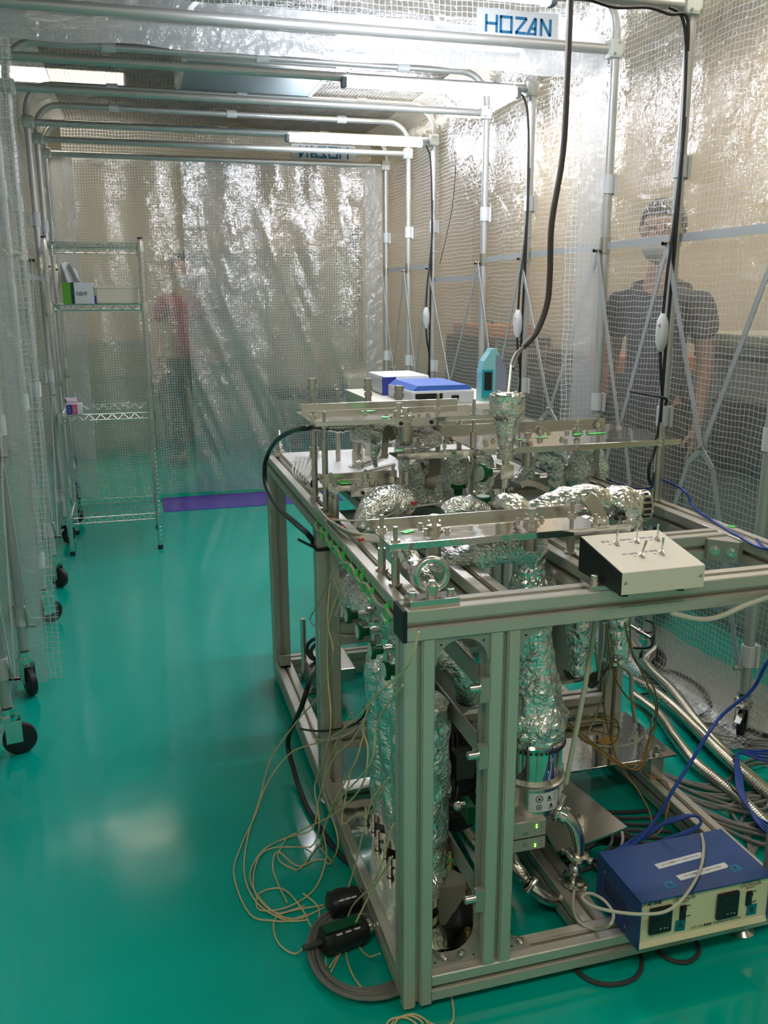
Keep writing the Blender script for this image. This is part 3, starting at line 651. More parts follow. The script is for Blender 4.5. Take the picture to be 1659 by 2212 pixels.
cable('supply_wire', [(.9, 1.335, 2.32), (1.0, 1.33, 2.325), (1.1, 1.33, 2.31), (1.22, 1.33, 2.318), (1.30, 1.33, 2.305), (1.36, 1.325, 2.30), (1.375, 1.33, 2.2)], .006, 'cableblk', 'black cord running along the topmost bar to the right post', 'cable')
MB().tube([(1.385, 1.325, 1.045), (1.372, 1.31, 1.07), (1.33, 1.36, 1.08), (1.31, 1.44, 1.085)], .005).build('cable_strap', 'cableblk', label='black strap tying cords to the right post at mid height', cat='strap')
th = empty('supply_cable', (.88, 1.2, 2.3), 'thick brown-grey cable hanging from above to the foil-wrapped flange', 'cable')
MB().tube([at(px, py, 1, 1.2) for px, py in ((1234, -60), (1232, 0), (1226, 150), (1216, 330), (1192, 480), (1188, 590), (1182, 655), (1160, 715), (1130, 750))], .0095, 10).build('sheath', 'cablebrn', th, smooth=True)
for k, (a, b) in enumerate((((1112, 768), (1102, 795)), ((1116, 772), (1108, 797)))):
    MB().tube([at(1130, 750, 1, 1.2), at(*a, 1, 1.1), at(*b, 1, 1.0)], .005).build('core', 'cablebrn', th, smooth=True)
MB().tube([at(1104, 790, 1, 1.0), at(1101, 820, 1, .9), at(1098, 850, 1, .7), at(1096, 868, 1, .56)], .004).build('braided_lead', 'creamp', th, smooth=True)
cable('thin_cord', [at(px, py, 0, 1.37) for px, py in ((985, 350), (978, 440), (962, 520), (950, 570))], .002, 'darkm', 'thin dark cord hanging beside the right post under the rear lamp', 'cord')

# ================================================================ WIRE SHELF RACK
sh = empty('wire_shelf_rack', (-.6, 3.9, 0), 'chrome wire shelving rack with four shelves standing at the left', 'shelf rack')
SX0, SX1, SY0, SY1 = -.85, -.362, 3.68, 4.16
for x in (SX0, SX1):
    for y in (SY0, SY1):
        m = MB().cyl((x, y, .025), (x, y, 1.735), .0125, 14)
        for k in range(66): m.torus((x, y, .06+k*.0254), (0, 0, 1), .0125, .0009, 12, 4)
        p = m.build('post', 'wire', sh, smooth=True)
        MB().cyl((x, y, 0), (x, y, .025), .014, 12).build('foot', 'rubber', p)
        MB().cyl((x, y, 1.735), (x, y, 1.745), .014, 12).build('top_cap', 'blackp', p)
for z in (1.715, 1.395, .80, .215):
    m = MB(); r = .0028
    for (a, b) in (((SX0, SY0), (SX1, SY0)), ((SX0, SY1), (SX1, SY1)), ((SX0, SY0), (SX0, SY1)), ((SX1, SY0), (SX1, SY1))):
        for dz in (0, -.032): m.cyl((*a, z+dz), (*b, z+dz), r, 8)
        n = 16; zz = [(a[0]+(b[0]-a[0])*k/n, a[1]+(b[1]-a[1])*k/n, z-(0 if k % 2 else .032)) for k in range(n+1)]
        m.tube(zz, .0022, 6, smooth=False)
    for k in range(1, 4): m.cyl((SX0, SY0+(SY1-SY0)*k/4, z-.003), (SX1, SY0+(SY1-SY0)*k/4, z-.003), .0025, 6)
    for k in range(1, 20): m.cyl((SX0+(SX1-SX0)*k/20, SY0, z+.001), (SX0+(SX1-SX0)*k/20, SY1, z+.001), .0019, 6)
    s_ = m.build('shelf', 'wire', sh, smooth=True)
    for x in (SX0, SX1):
        for y in (SY0, SY1): MB().lathe((x, y, z-.045), (0, 0, 1), [(0, .021), (.003, .021), (.055, .018), (.056, .0135)], 14).build('corner_sleeve', 'wire', s_, smooth=True)
t = empty('tissue_box', (-.70, 3.76, 1.398), 'white and green tissue box with a tissue pulled up, on second shelf', 'tissue box')
MB().box((-.782, 3.72, 1.398), (-.622, 3.83, 1.510), .002).build('box', 'card', t)
MB().box((-.783, 3.7185, 1.398), (-.740, 3.832, 1.5105)).build('green_end', 'tissue_green', t); MB().box((-.740, 3.7183, 1.398), (-.722, 3.83, 1.5108)).build('dark_stripe', 'tissue_dk', t)
text('lettering', 'S@Ø', .026, (-.685, 3.7178, 1.452), (1, 0, 0), (0, 0, 1), 'ink', t)
def ft(u, v):
    a = (u-.5)*2; return V((-.735+.052*a*(1-.25*v)-.012*v, 3.775+.02*math.sin(a*5+v*2)+.01*noise.noise(V((a*3, v*3, 0))), 1.508+v*(.115-.035*abs(a+.3))))
sheet('tissue', ft, 16, 12, .1, .1, 'tissue', parent=t)
t = empty('paper_pack', (-.5, 3.78, 1.398), 'cream wrapped paper pack beside the tissue box', 'pack')
MB().box((-.612, 3.72, 1.398), (-.385, 3.86, 1.492), .008).build('pack', 'creamcard', t); MB().box((-.622, 3.722, 1.398), (-.6125, 3.86, 1.44), .001).build('edge', 'navy', t)
MB().box((-.62, 3.716, 1.478), (-.38, 3.864, 1.4925), .003).build('fold', 'creamcard', t)
t = empty('medicine_box', (-.77, 3.74, .803), 'small opened pink, navy and white carton on the third shelf', 'carton')
MB().box((-.82, 3.705, .803), (-.735, 3.80, .858), .001).build('box', 'card', t)
MB().box((-.815, 3.704, .803), (-.785, 3.7055, .856)).build('navy_face', 'navy', t); MB().box((-.785, 3.7035, .803), (-.758, 3.7055, .856)).build('pink_face', 'pink', t)
MB().rbox((-.79, 3.74, .872), (.06, .05, .022), .3, .3, .1).build('crumpled_flap', 'lilac', t); MB().rbox((-.72, 3.73, .838), (.04, .03, .002), 0, 0, .5).build('open_flap', 'creamcard', t)
text('lettering', 'マスク', .012, (-.80, 3.7035, .83), (0, 0, 1), (-1, 0, 0), 'whiteink', t); text('lettering', '薬品', .013, (-.771, 3.703, .83), (0, 0, 1), (-1, 0, 0), 'whiteink', t)
# ================================================================ THE EQUIPMENT FRAME (slotted aluminium)
S, ZR, ZL = .06, .874, .025           # profile size, top of frame, underside of frame
W_, L_ = .95, 1.72
def slot_poly(s=S, g=.015, d=.014, lip=.0035):
    h, q = s/2, g/2; a = []
    def side(f):
        for p in ((-h+.002, -h), (-q, -h), (-q, -h+lip), (-q*.62, -h+lip), (-q*.62, -h+d), (q*.62, -h+d), (q*.62, -h+lip), (q, -h+lip), (q, -h), (h-.002, -h)): a.append(f(*p))
    side(lambda x, y: (x, y)); side(lambda x, y: (-y, x)); side(lambda x, y: (-x, -y)); side(lambda x, y: (y, -x)); return a
SP = slot_poly()
def rail(name, p, q, parent, m='alu'):
    p, q = V(p), V(q); d = (q-p).normalized()
    ux = V((1, 0, 0)) if abs(d.x) < .5 else V((0, 1, 0)); uy = d.cross(ux)
    mb = MB(); mb.prism(SP, q-p, p, ux, uy); return mb.build(name, m, parent)
fr = empty('profile_table', (0, 0, 0), 'slotted aluminium frame table carrying foil-wrapped vacuum apparatus', 'table')
zt, zb = ZR-S/2, ZL+S/2
for nm, p, q in (('front_top_rail', (.005, .03, zt), (W_, .03, zt)), ('left_top_rail', (.03, .06, zt), (.03, L_-.06, zt)), ('back_top_rail', (0, L_-.03, zt), (W_, L_-.03, zt)),
                 ('right_top_rail', (.92, .06, zt), (.92, L_-.06, zt)), ('inner_top_rail', (.2, .06, zt), (.2, L_-.06, zt)), ('inner_top_rail', (.458, .06, zt), (.458, L_-.06, zt)),
                 ('cross_rail', (.488, .32, zt), (.89, .32, zt)), ('cross_rail', (.488, 1.06, zt), (.89, 1.06, zt)), ('cross_rail', (.06, 1.0, zt-.06), (.89, 1.0, zt-.06)),
                 ('front_bottom_rail', (.06, .03, zb), (.89, .03, zb)), ('left_bottom_rail', (.03, .06, zb), (.03, .79, zb)), ('left_bottom_rail', (.03, .85, zb), (.03, L_-.06, zb)),
                 ('back_bottom_rail', (.06, L_-.03, zb), (.89, L_-.03, zb)), ('right_bottom_rail', (.92, .06, zb), (.92, L_-.06, zb)), ('inner_bottom_rail', (.458, .06, zb), (.458, L_-.06, zb)),
                 ('middle_cross_rail', (.06, .82, .2), (.89, .82, .2)), ('middle_cross_rail', (.06, .82, .52), (.17, .82, .52))):
    rail(nm, p, q, fr)
for x, y in ((.03, .03), (.2, .03), (.03, .82), (.03, L_-.03), (.92, .82), (.92, L_-.03), (.92, .03)):
    rail('post', (x, y, .02 if x != .2 else ZL+S), (x, y, ZR-S), fr)
MB().box((-.003, -.001, ZR-S-.001), (.006, .061, ZR+.001), .002).build('end_cap', 'rubber', fr)
for x, y in ((.82, .03), (.12, 1.55), (.03, .82), (.9, 1.6)):
    MB().lathe((x, y, 0), (0, 0, 1), [(0, .03), (.004, .032), (.012, .022), (.02, .012), (.026, .01)], 22).build('levelling_foot', 'steel', fr, smooth=True)
def gusset(cx, cz, sx, sz, s=.055, y0=.006, y1=.054, m='alu_dark'):
    n = 10; p = [(0, 0), (s, 0), (s, -.004)]+[(s-(s-.005)*math.sin(PI/2*k/n), -.004-(s-.005)*(1-math.cos(PI/2*k/n))) for k in range(n+1)]+[(.001, -s)]
    p = [(0, 0), (s, 0)]+[(s-(s-.004)*math.sin(PI/2*k/n), -.006-(s-.006)*(1-math.cos(PI/2*k/n))) for k in range(n+1)]+[(0, -s)]
    g = MB().prism([(cx+sx*a, cz+sz*b) for a, b in p], (0, y1-y0, 0), (0, y0, 0), (1, 0, 0), (0, 0, 1)).build('corner_bracket', m, fr)
    d = MB().cyl((cx+sx*.013, y0-.001, cz-sz*.014), (cx+sx*.013, y0+.001, cz-sz*.014), .0022, 8); d.build('hole', 'blackp', g)
for cx, sx in ((.06, 1), (.17, -1), (.23, 1)):
    gusset(cx, ZR-S, sx, 1); 
for cx, sx in ((.06, 1), (.17, -1), (.23, 1)):
    gusset(cx, ZL+S, sx, -1, y0=.02, y1=.05); b = MB(); socket_bolt(b, (cx+sx*.036, .03, ZL+S+.012), .006, .008, (-sx*.5, 0, .8)); b.build('bracket_bolt', 'steel', fr, smooth=True)
g = MB().prism([(0, 0), (.06, 0), (.06, .012), (.012, .06), (0, .06)], (0, 0, -.05), (.89, .29, ZR-.005), (-1, 0, 0), (0, -1, 0)).build('corner_bracket', 'alu_dark', fr)
for bx, by in ((.868, .241), (.842, .267)): socket_bolt(MB(), (bx, by, ZR-.03), .008, .01, (-.7, -.7, 0)).build('bracket_bolt', 'steel', g, smooth=True)
g = MB().box((.012, L_-.12, ZL+S), (.05, L_-.112, ZL+S+.045)).box((.012, L_-.12, ZL+S), (.05, L_-.06, ZL+S+.006)).prism([(0, 0), (.05, 0), (0, .045)], (.003, 0, 0), (.012, L_-.065, ZL+S), (0, -1, 0), (0, 0, 1)).prism([(0, 0), (.05, 0), (0, .045)], (.003, 0, 0), (.047, L_-.065, ZL+S), (0, -1, 0), (0, 0, 1)).build('corner_bracket', 'alu_dark', fr)
# flat bars bolted along the inside of the second post
for z, y1 in ((.705, .78), (.565, .78), (.245, .55)):
    p = MB().bar((.166, .055, z), (.166, y1, z), .005, .042, (0, 0, 1)).box((.150, .0, z-.03), (.17, .012, z+.02)).build('flat_bar', 'alu_dark', fr)
    b = MB(); socket_bolt(b, (.150, .006, z), .0085, .02, (-1, 0, 0)); b.build('clamp_bolt', 'steel', p, smooth=True)

# lifting eyes
def eye(x, y, rz, label, s=1):
    z = ZR; t = empty('lifting_eye', (x, y, z), label, 'lifting eye')
    MB().rbox((x, y, z+.007), (.096*s, .04, .014), rz, bev=.0008).build('base_plate', 'steel', t)
    d = Matrix.Rotation(rz, 3, 'Z') @ V((.037*s, 0, 0))
    for k in (-1, 1): socket_bolt(MB(), V((x, y, z+.014))+d*k, .0075, .011).build('socket_bolt', 'steel', t, smooth=True)
    e = MB().lathe((x, y, z+.014), (0, 0, 1), [(0, .011), (.012, .011), (.0125, .013), (.022, .013), (.026, .010), (.03, .006)], 20)
    a = Matrix.Rotation(rz, 3, 'Z') @ V((.12, 1, 0)); e.torus((x, y, z+.056), a, .0285, .0062, 36, 12); e.build('eye_ring', 'steel', t, smooth=True)
eye(.062, .03, 0, 'steel lifting eye on a plate at the near left corner of frame')
eye(.045, L_-.045, PI/2, 'steel lifting eye at the far left corner of frame', .8)
t = empty('fixing_plate', (.41, .03, ZR), 'small steel plate with socket bolt beside the toggle switch box', 'plate')
MB().box((.375, .004, ZR), (.46, .05, ZR+.01), .0008).build('plate', 'steel', t); b = MB(); socket_bolt(b, (.398, .032, ZR+.01), .009, .013); b.build('socket_bolt', 'steel', t, smooth=True)

# ================================================================ TOP PLATES ON RODS
def rod(mb, x, y, z0, z1, zth, r=.0085):
    mb.cyl((x, y, z0), (x, y, z0+.005), r*1.6, 16); mb.cyl((x, y, z0+.005), (x, y, zth), r, 6); mb.cyl((x, y, zth), (x, y, z1), .0045, 10)
def flange_bolt(x, y, z, parent, big=1):
    b = MB(); b.cyl((x, y, z), (x, y, z+.004), .018*big, 24); b.cyl((x, y, z+.004), (x, y, z+.012), .0125*big, 20)
    for k in range(3): hex_nut(b, (x+.013*big*math.cos(k*2.1+.3), y+.013*big*math.sin(k*2.1+.3), z+.004), .0045, .006)
    b.cyl((x, y, z+.012), (x, y, z+.022), .005, 12); b.cyl((x, y, z+.020), (x, y, z+.022), .013*big, 20); hex_nut(b, (x, y, z+.022), .0095*big, .012)
    b.build('centre_bolt', 'steel', parent, smooth=True)
    MB().cyl((x, y, z-.055), (x, y, z-.004), .0155*big, 20).build('stub_pipe', 'satin', parent, smooth=True)
    MB().box((x-.045, y-.008, z-.012), (x+.045, y+.008, z-.004)).build('clamp_strip', 'steel', parent)
def stand(name_label, rods, plate, bars, fl, small=()):
    t = empty('mounting_plate_stand', (rods[0][0], rods[0][1], rods[0][2]), name_label, 'mounting stand')
    for (x, y, z0, zth, z1) in rods:
        m = MB(); rod(m, x, y, z0, z1, zth); m.build('support_rod', 'satin', t, smooth=True)
        n = MB(); hex_nut(n, (x, y, plate[5]), .010, .007); n.cyl((x, y, plate[5]), (x, y, plate[5]+.0015), .012, 16); n.build('nut', 'steel', t); hex_nut(MB(), (x, y, plate[4]-.008), .010, .007).build('nut', 'steel', t)
    MB().box((plate[0], plate[2], plate[4]), (plate[1], plate[3], plate[5])).build('plate', 'chrome', t)
    for (x0, y0, z0, x1, y1, z1) in bars: MB().box((x0, y0, z0), (x1, y1, z1), .0008).build('edge_bar', 'chrome' if (z1-z0) < .017 else 'steel', t)
    for (x, y, s) in fl: flange_bolt(x, y, plate[5], t, s)
    for (x, y) in small:
        b = MB(); socket_bolt(b, (x, y, plate[5]), .0048, .008); b.build('cap_screw', 'steel', t, smooth=True)
    return t
def Z(px, py, z): p = at(px, py, 2, z); return (p.x, p.y)
a1, a2 = Z(938, 1144, .962), Z(1148, 1130, .962)
s1 = stand('front low mounting stand over the near rails with two flange bolts', [(.028, .249, ZR, .922, .992), (.028, .15, ZR, .928, .992), (.458, .25, ZR, .93, .992), (.462, .155, ZR, .925, .985)],
      (.012, .475, .145, .285, .957, .9595), [(.012, .137, .947, .535, .145, .9615), (.006, .285, .957, .50, .289, .974)],
      [(*a1, 1), (*a2, 1)], [Z(908, 1138, .9595), Z(920, 1150, .9595), Z(966, 1148, .9595), Z(1118, 1126, .9595), Z(1170, 1124, .9595)])
s2 = stand('small low mounting stand with neon green tape on left rail', [(.03, .738, ZR, .925, .985), (.03, .69, ZR, .93, .985), (.205, .70, ZR, .925, .985), (.205, .77, ZR, .925, .99)],
      (.012, .225, .685, .80, .951, .953), [(.012, .683, .949, .225, .687, .954), (.012, .80, .953, .225, .804, .971)], [(*Z(790, 1050, .953), .9)], [Z(765, 1047, .953), Z(812, 1045, .953)])
for x in (.10, .165): MB().cyl((x, .68, .941), (x, .684, .941), .005, 12).build('bolt_head', 'blackp', s2)
MB().box((.07, .684, .932), (.19, .69, .951)).build('clamp_strip', 'steel', s2)
s3 = stand('tallest mounting stand at rear left with bolt cluster and green tape', [(.03, .81, ZR, 1.06, 1.135), (.03, .953, ZR, 1.08, 1.12), (.455, .83, ZR, 1.06, 1.15), (.41, 1.0, ZR, 1.06, 1.15)],
      (.004, .53, .80, 1.08, 1.100, 1.103), [(.004, .797, 1.098, .555, .803, 1.110), (.020, 1.08, 1.103, .50, 1.085, 1.124)], [(*Z(862, 896, 1.103), 1), (*Z(877, 908, 1.103), 1.05)],
      [Z(833, 898, 1.103), Z(845, 905, 1.103), Z(893, 903, 1.103), Z(905, 900, 1.103), Z(925, 898, 1.103), Z(948, 890, 1.103), Z(790, 893, 1.103)])
MB().box((.22, .796, 1.088), (.335, .80, 1.105)).build('clamp_strip', 'steel', s3)
for x in (.235, .32): MB().cyl((x, .793, 1.097), (x, .797, 1.097), .0055, 12).build('bolt_head', 'blackp', s3)
s4 = stand('long-barred mounting stand across the middle with mirror-like plate', [(.222, .697, ZR, .985, 1.035), (.925, .645, ZR, 1.02, 1.09), (.93, .99, ZR, 1.02, 1.07)],
      (.40, .985, .66, 1.0, 1.036, 1.0385), [(.18, .645, 1.027, .99, .655, 1.043), (.42, 1.0, 1.036, .96, 1.004, 1.056)],
      [(*Z(1139, 962, 1.0385), .9), (*Z(1167, 930, 1.0385), .9), (*Z(1247, 934, 1.0385), .9), (*Z(960, 978, 1.0385), .01)],
      [Z(px, py, 1.0385) for px, py in ((1050, 960), (1065, 952), (1115, 955), (1165, 952), (1185, 935), (1213, 950), (1225, 935), (1222, 955), (1270, 935), (1298, 948), (1145, 935))])
for x in (.24, .275): hex_nut(MB(), (x, .70, 1.036), .009, .01).build('nut', 'steel', s4)
# smaller left arm of the long-barred stand
t = empty('mounting_plate', (.3, .7, 1.0), 'short steel plate with large nuts beneath the long bar, left end', 'plate')
MB().box((.19, .66, 1.024), (.40, .76, 1.027)).build('plate', 'chrome', t)
m = MB()
for x, y in ((Z(897, 960, 1.03)), (Z(968, 956, 1.03))): m.cyl((x, y, 1.027), (x, y, 1.036), .015, 20); hex_nut(m, (x, y, 1.036), .011, .012)
m.build('nut', 'steel', t, smooth=True)
t = empty('mounting_plate', (.6, 1.2, 1.03), 'steel plate with one rod behind the tall foil funnel', 'plate')
MB().box((.50, 1.12, 1.030), (.80, 1.30, 1.033)).build('plate', 'chrome', t); MB().box((.50, 1.298, 1.033), (.80, 1.302, 1.058)).build('edge_bar', 'steel', t)
m = MB(); rod(m, .53, 1.14, ZR-.03, 1.075, 1.03); m.build('support_rod', 'satin', t, smooth=True); m = MB(); hex_nut(m, (.53, 1.14, 1.033), .011, .009); m.build('nut', 'steel', t)

# neon green tape scraps on the plates
def tape(px, py, z, a, b, rz, label, m='neon', n='tape_scrap'):
    x, y = Z(px, py, z); MB().prism([(-a/2, -b/2), (a*.4, -b/2), (a/2, 0), (a*.3, b/2), (-a/2, b*.3)], (0, 0, .0006), (x, y, z+.0002), (math.cos(rz), math.sin(rz), 0), (-math.sin(rz), math.cos(rz), 0)).build(n, m, label=label, cat='tape', group='neon green tape scraps')
tape(795, 888, 1.1035, .045, .03, .3, 'neon green tape scrap on the tallest stand, left of its bolts'); tape(832, 901, 1.1035, .03, .025, 1, 'neon green tape scrap on the tallest stand, touching its bolts')
tape(742, 1042, .954, .035, .05, .2, 'neon green tape patch on the small low stand'); tape(880, 1148, .96, .03, .02, .5, 'neon green tape scrap on the front low stand')
tape(1248, 938, 1.039, .04, .02, .5, 'neon green tape scrap beside the rightmost flange bolt'); tape(1290, 936, 1.039, .06, .02, .1, 'neon green tape scrap at the right end of mirror plate'); tape(1170, 945, 1.039, .04, .018, 0, 'neon green tape scrap at the middle of mirror plate'); tape(1120, 950, 1.039, .025, .015, 0, 'neon green tape scrap left of the middle flange bolts')
tape(1580, 1137, ZR+.0005, .022, .018, .4, 'neon green tape square on the right rail beside blue cable'); tape(862, 973, 1.044, .022, .016, 0, 'neon green tape flag at the left end of the long bar')

# ================================================================ FOIL-WRAPPED PIPEWORK
FO = []
def foil(pts, radii, label, m='foil', amp=.006, fs=26, name='foil_wrapped_pipe', cat='foil-wrapped pipe', seed=0, flat=1):
    mb = foil_tube(pts, radii, amp, fs, seed=seed, flat=flat); return mb.build(name, m, label=label, cat=cat)
P = lambda px, py, ax, v: at(px, py, ax, v)
# four columns behind the left side with valves on top
CY = [.20, .312, .424, .536]
for i, y in enumerate(CY):
    wh = ['nearest the front post', 'second from the front post', 'third from the front post', 'farthest from the front post'][i]
    foil([(.115, y, .125), (.118, y, .2), (.115, y, .36), (.112, y, .50), (.115, y, .575), (.11, y, .60)], [.036, .047, .050, .052, .045, .03], f'tall foil-wrapped column in left row, {wh}', 'foil', .006, 24, 'foil_wrapped_column', 'foil-wrapped column', seed=i)
    t = empty('feedthrough', (.115, y, .09), f'steel feedthrough fittings under the foil column {wh}', 'fitting', 'fittings under the foil columns')
    for dx, dy in ((-.02, -.01), (.02, .01), (-.03, .025)): MB().lathe((.10+dx, y+dy, .088), (0, 0, 1), [(0, .006), (.012, .006), (.012, .009), (.02, .009), (.02, .005), (.04, .005)], 10).build('fitting', 'steel', t, smooth=True)
    MB().cyl((.115, y, .10), (.115, y, .13), .028, 20).build('flange', 'steel', t, smooth=True)
    v = empty('valve', (.03, y, .68), f'green-knobbed valve facing left above the foil column {wh}', 'valve', 'green-knobbed valves in the left row')
    zz = .678; yy = y-.012
    MB().lathe((.014, yy, zz), (1, 0, 0), [(0, .019), (.002, .0205), (.010, .0205), (.011, .018), (.012, .012), (.028, .0115), (.029, .01)], 24).build('knob', 'green', v, smooth=True)
    MB().cyl((.0125, yy, zz), (.0141, yy, zz), .0165, 24).build('label_disc', 'mint', v)
    b = MB().lathe((.042, yy, zz), (1, 0, 0), [(0, .007), (.006, .007), (.006, .010), (.018, .010), (.018, .007), (.025, .007)], 16).box((.066, yy-.014, zz-.014), (.10, yy+.014, zz+.014), .002)
    b.cyl((.083, yy, zz-.09), (.083, yy, zz-.014), .007, 12).cyl((.083, yy, zz+.014), (.083, yy, zz+.05), .007, 12).cyl((.083, yy, zz+.026), (.083, yy, zz+.036), .013, 6).cyl((.083, yy, zz-.035), (.083, yy, zz-.022), .013, 6)
    b.build('valve_body', 'steel', v, smooth=True)
foil([P(740, 1245, 0, .09), P(765, 1275, 0, .095), P(795, 1300, 0, .10), P(815, 1330, 0, .10)], [.04, .055, .05, .03], 'crumpled foil bulge hanging under the left rail before the mid post', 'foil_fine', seed=11)
foil([P(845, 1300, 0, .10), P(846, 1330, 0, .09), P(842, 1370, 0, .09)], [.03, .032, .02], 'small foil bulge beside the black end cap', 'foil', .004, seed=12)
foil([P(870, 1190, 0, .10), P(890, 1230, 0, .11), P(915, 1262, 0, .11), P(935, 1300, 0, .12)], [.028, .03, .03, .026], 'foil-wrapped tube running down behind the near lifting eye', 'foil_big', .004, 30, seed=13)
foil([(.13, .30, .83), (.19, .27, .865), (.25, .26, .888), (.31, .26, .90), (.37, .26, .89)], [.03, .034, .036, .038, .04], 'horizontal foil-wrapped pipe under the front low stand', 'foil_fine', .006, seed=14)
foil([(.385, .28, .915), (.38, .275, .87), (.372, .27, .83), (.375, .265, .78), (.378, .265, .72), (.382, .265, .64), (.388, .262, .56), (.39, .262, .49), (.39, .262, .455), (.39, .262, .425)], [.03, .038, .04, .052, .045, .052, .062, .080, .078, .062], 'large foil-wrapped vertical body bulging over the turbo pump', 'foil', .008, 36, seed=15)
foil([P(1130, 1275, 1, .30), P(1160, 1262, 1, .30), P(1195, 1280, 1, .32)], [.03, .035, .025], 'loose foil lump on top of the inner rail by the near opening', 'foil_big', .007, seed=16)
foil([P(785, 1150, 1, .62), P(800, 1110, 1, .64), P(830, 1085, 1, .66), P(865, 1085, 1, .66), P(885, 1100, 1, .66)], [.03, .035, .045, .045, .03], 'foil-wrapped elbow right of the small low stand', 'foil_fine', seed=17)
foil([P(795, 1140, 1, .62), P(792, 1170, 1, .62), P(800, 1215, 1, .62)], [.032, .03, .02], 'foil-wrapped pipe descending between the left rail and inner rail', 'foil', seed=18)
foil([P(757, 938, 1, 1.03), P(790, 934, 1, 1.03), P(830, 936, 1, 1.03), P(868, 930, 1, 1.03), P(905, 925, 1, 1.03), P(945, 930, 1, 1.03)], [.024, .036, .034, .03, .032, .02], 'horizontal foil-wrapped pipe beneath the tallest stand', 'foil_fine', seed=19)
foil([P(860, 950, 1, .93), P(895, 952, 1, .93), P(925, 950, 1, .93), P(950, 948, 1, .93)], [.03, .036, .03, .022], 'short foil-wrapped pipe end right of the tallest stand bolts', 'foil_fine', seed=20)
foil([P(815, 960, 1, 1.0), P(808, 985, 1, 1.0), P(812, 1010, 1, 1.0)], [.022, .014, .006], 'thin foil tail hanging from the horizontal pipe', 'foil', .003, seed=21)
foil([P(880, 960, 1, .88), P(885, 1000, 1, .88), P(900, 1040, 1, .88), P(900, 1085, 1, .88)], [.028, .036, .04, .04], 'foil-wrapped vertical pipe behind the left thick rod', 'foil_fine', seed=22)
foil([P(930, 985, 1, .86), P(945, 1020, 1, .86), P(950, 1060, 1, .86), P(940, 1090, 1, .86)], [.03, .035, .045, .04], 'foil-wrapped vertical pipe right of the left thick rod', 'foil', seed=23)
foil([P(990, 985, 1, .84), P(985, 1015, 1, .84), P(975, 1045, 1, .84), P(990, 1080, 1, .84)], [.03, .045, .045, .035], 'foil-wrapped body behind the upright green knob', 'foil_fine', seed=24)
foil([P(1035, 980, 1, .84), P(1045, 1010, 1, .84), P(1040, 1045, 1, .84), P(1040, 1080, 1, .84)], [.028, .035, .04, .035], 'foil-wrapped body behind the side-facing green knob', 'foil', seed=25)
foil([P(1145, 985, 1, .9), P(1140, 1010, 1, .9), P(1130, 1045, 1, .9)], [.014, .024, .036], 'narrow foil-wrapped cone below the middle flange bolt', 'foil_fine', seed=26)
foil([P(1155, 1000, 1, .92), P(1175, 985, 1, .92), P(1198, 1000, 1, .92), P(1205, 1030, 1, .92), P(1205, 1060, 1, .92)], [.022, .028, .032, .03, .03], 'foil-wrapped elbow arching below the mirror plate', 'foil', seed=27)
foil([P(1248, 965, 1, .9), P(1245, 995, 1, .9), P(1248, 1030, 1, .9), P(1252, 1055, 1, .9)], [.018, .03, .04, .034], 'foil-wrapped pipe below the rightmost flange bolt', 'foil_fine', seed=28)
foil([P(1222, 985, 1, 1.02), P(1240, 970, 1, 1.02), P(1275, 975, 1, 1.02), P(1290, 1010, 1, 1.02), P(1300, 1045, 1, 1.02)], [.03, .035, .035, .035, .03], 'rearmost foil-wrapped bend at the right end of mirror plate', 'foil', seed=29)
foil([(.366, .42, .935), (.375, .42, .945), (.40, .42, .935), (.42, .42, .90), (.415, .42, .87)], [.02, .036, .040, .040, .03], 'upright crumpled foil lump at the left end of the bright foil pipe', 'foil_big', .008, 18, seed=30)
foil([(.43, .42, .925), (.48, .42, .94), (.54, .42, .95), (.60, .42, .95), (.635, .42, .94)], [.026, .032, .036, .038, .034], 'long bright foil-wrapped pipe across the right half of the table', 'foil_big', .006, 20, seed=31)
foil([(.65, .42, .92), (.665, .42, .935), (.705, .42, .925), (.72, .42, .92)], [.030, .048, .048, .038], 'fat foil-wrapped end of the bright pipe by the black ribbed flange', 'foil_big', .008, 18, seed=32)
foil([(.69, .41, .90), (.695, .405, .87), (.70, .40, .845)], [.04, .038, .025], 'foil wrap hanging down below the black ribbed flange', 'foil_big', .008, seed=33)
foil([P(960, 1110, 1, .52), P(985, 1098, 1, .52), P(1015, 1100, 1, .52), P(1050, 1110, 1, .52)], [.02, .03, .032, .025], 'foil-wrapped dome under the two upright green knobs', 'foil_fine', seed=34)
foil([P(1010, 1160, 1, .36), P(1060, 1165, 1, .36), P(1100, 1175, 1, .36)], [.032, .034, .03], 'foil-wrapped pipe joining the large body below the front low stand', 'foil_fine', seed=35)
foil([P(1225, 1140, 1, .36), P(1270, 1130, 1, .36), P(1310, 1128, 1, .36)], [.016, .02, .016], 'flattened foil-wrapped pipe under the bright foil pipe', 'foil_big', .004, seed=36)
foil([(.615, .5, .80), (.62, .5, .70), (.622, .5, .62), (.628, .5, .55), (.632, .5, .47), (.634, .5, .45)], [.03, .034, .034, .032, .024, .012], 'foil-wrapped port hanging under the table right of white tube', 'foil_big', .006, seed=37)
foil([(.735, .5, .80), (.74, .5, .70), (.742, .5, .60), (.746, .5, .52), (.748, .5, .475)], [.03, .032, .032, .032, .028], 'rightmost foil-wrapped port hanging under the table', 'foil_big', .005, seed=38)
foil([(.15, .42, .70), (.19, .36, .66), (.23, .33, .61), (.25, .33, .56), (.27, .36, .52)], [.03, .035, .04, .036, .04], 'foil-wrapped bend visible through the gap between front posts', 'foil', seed=39)
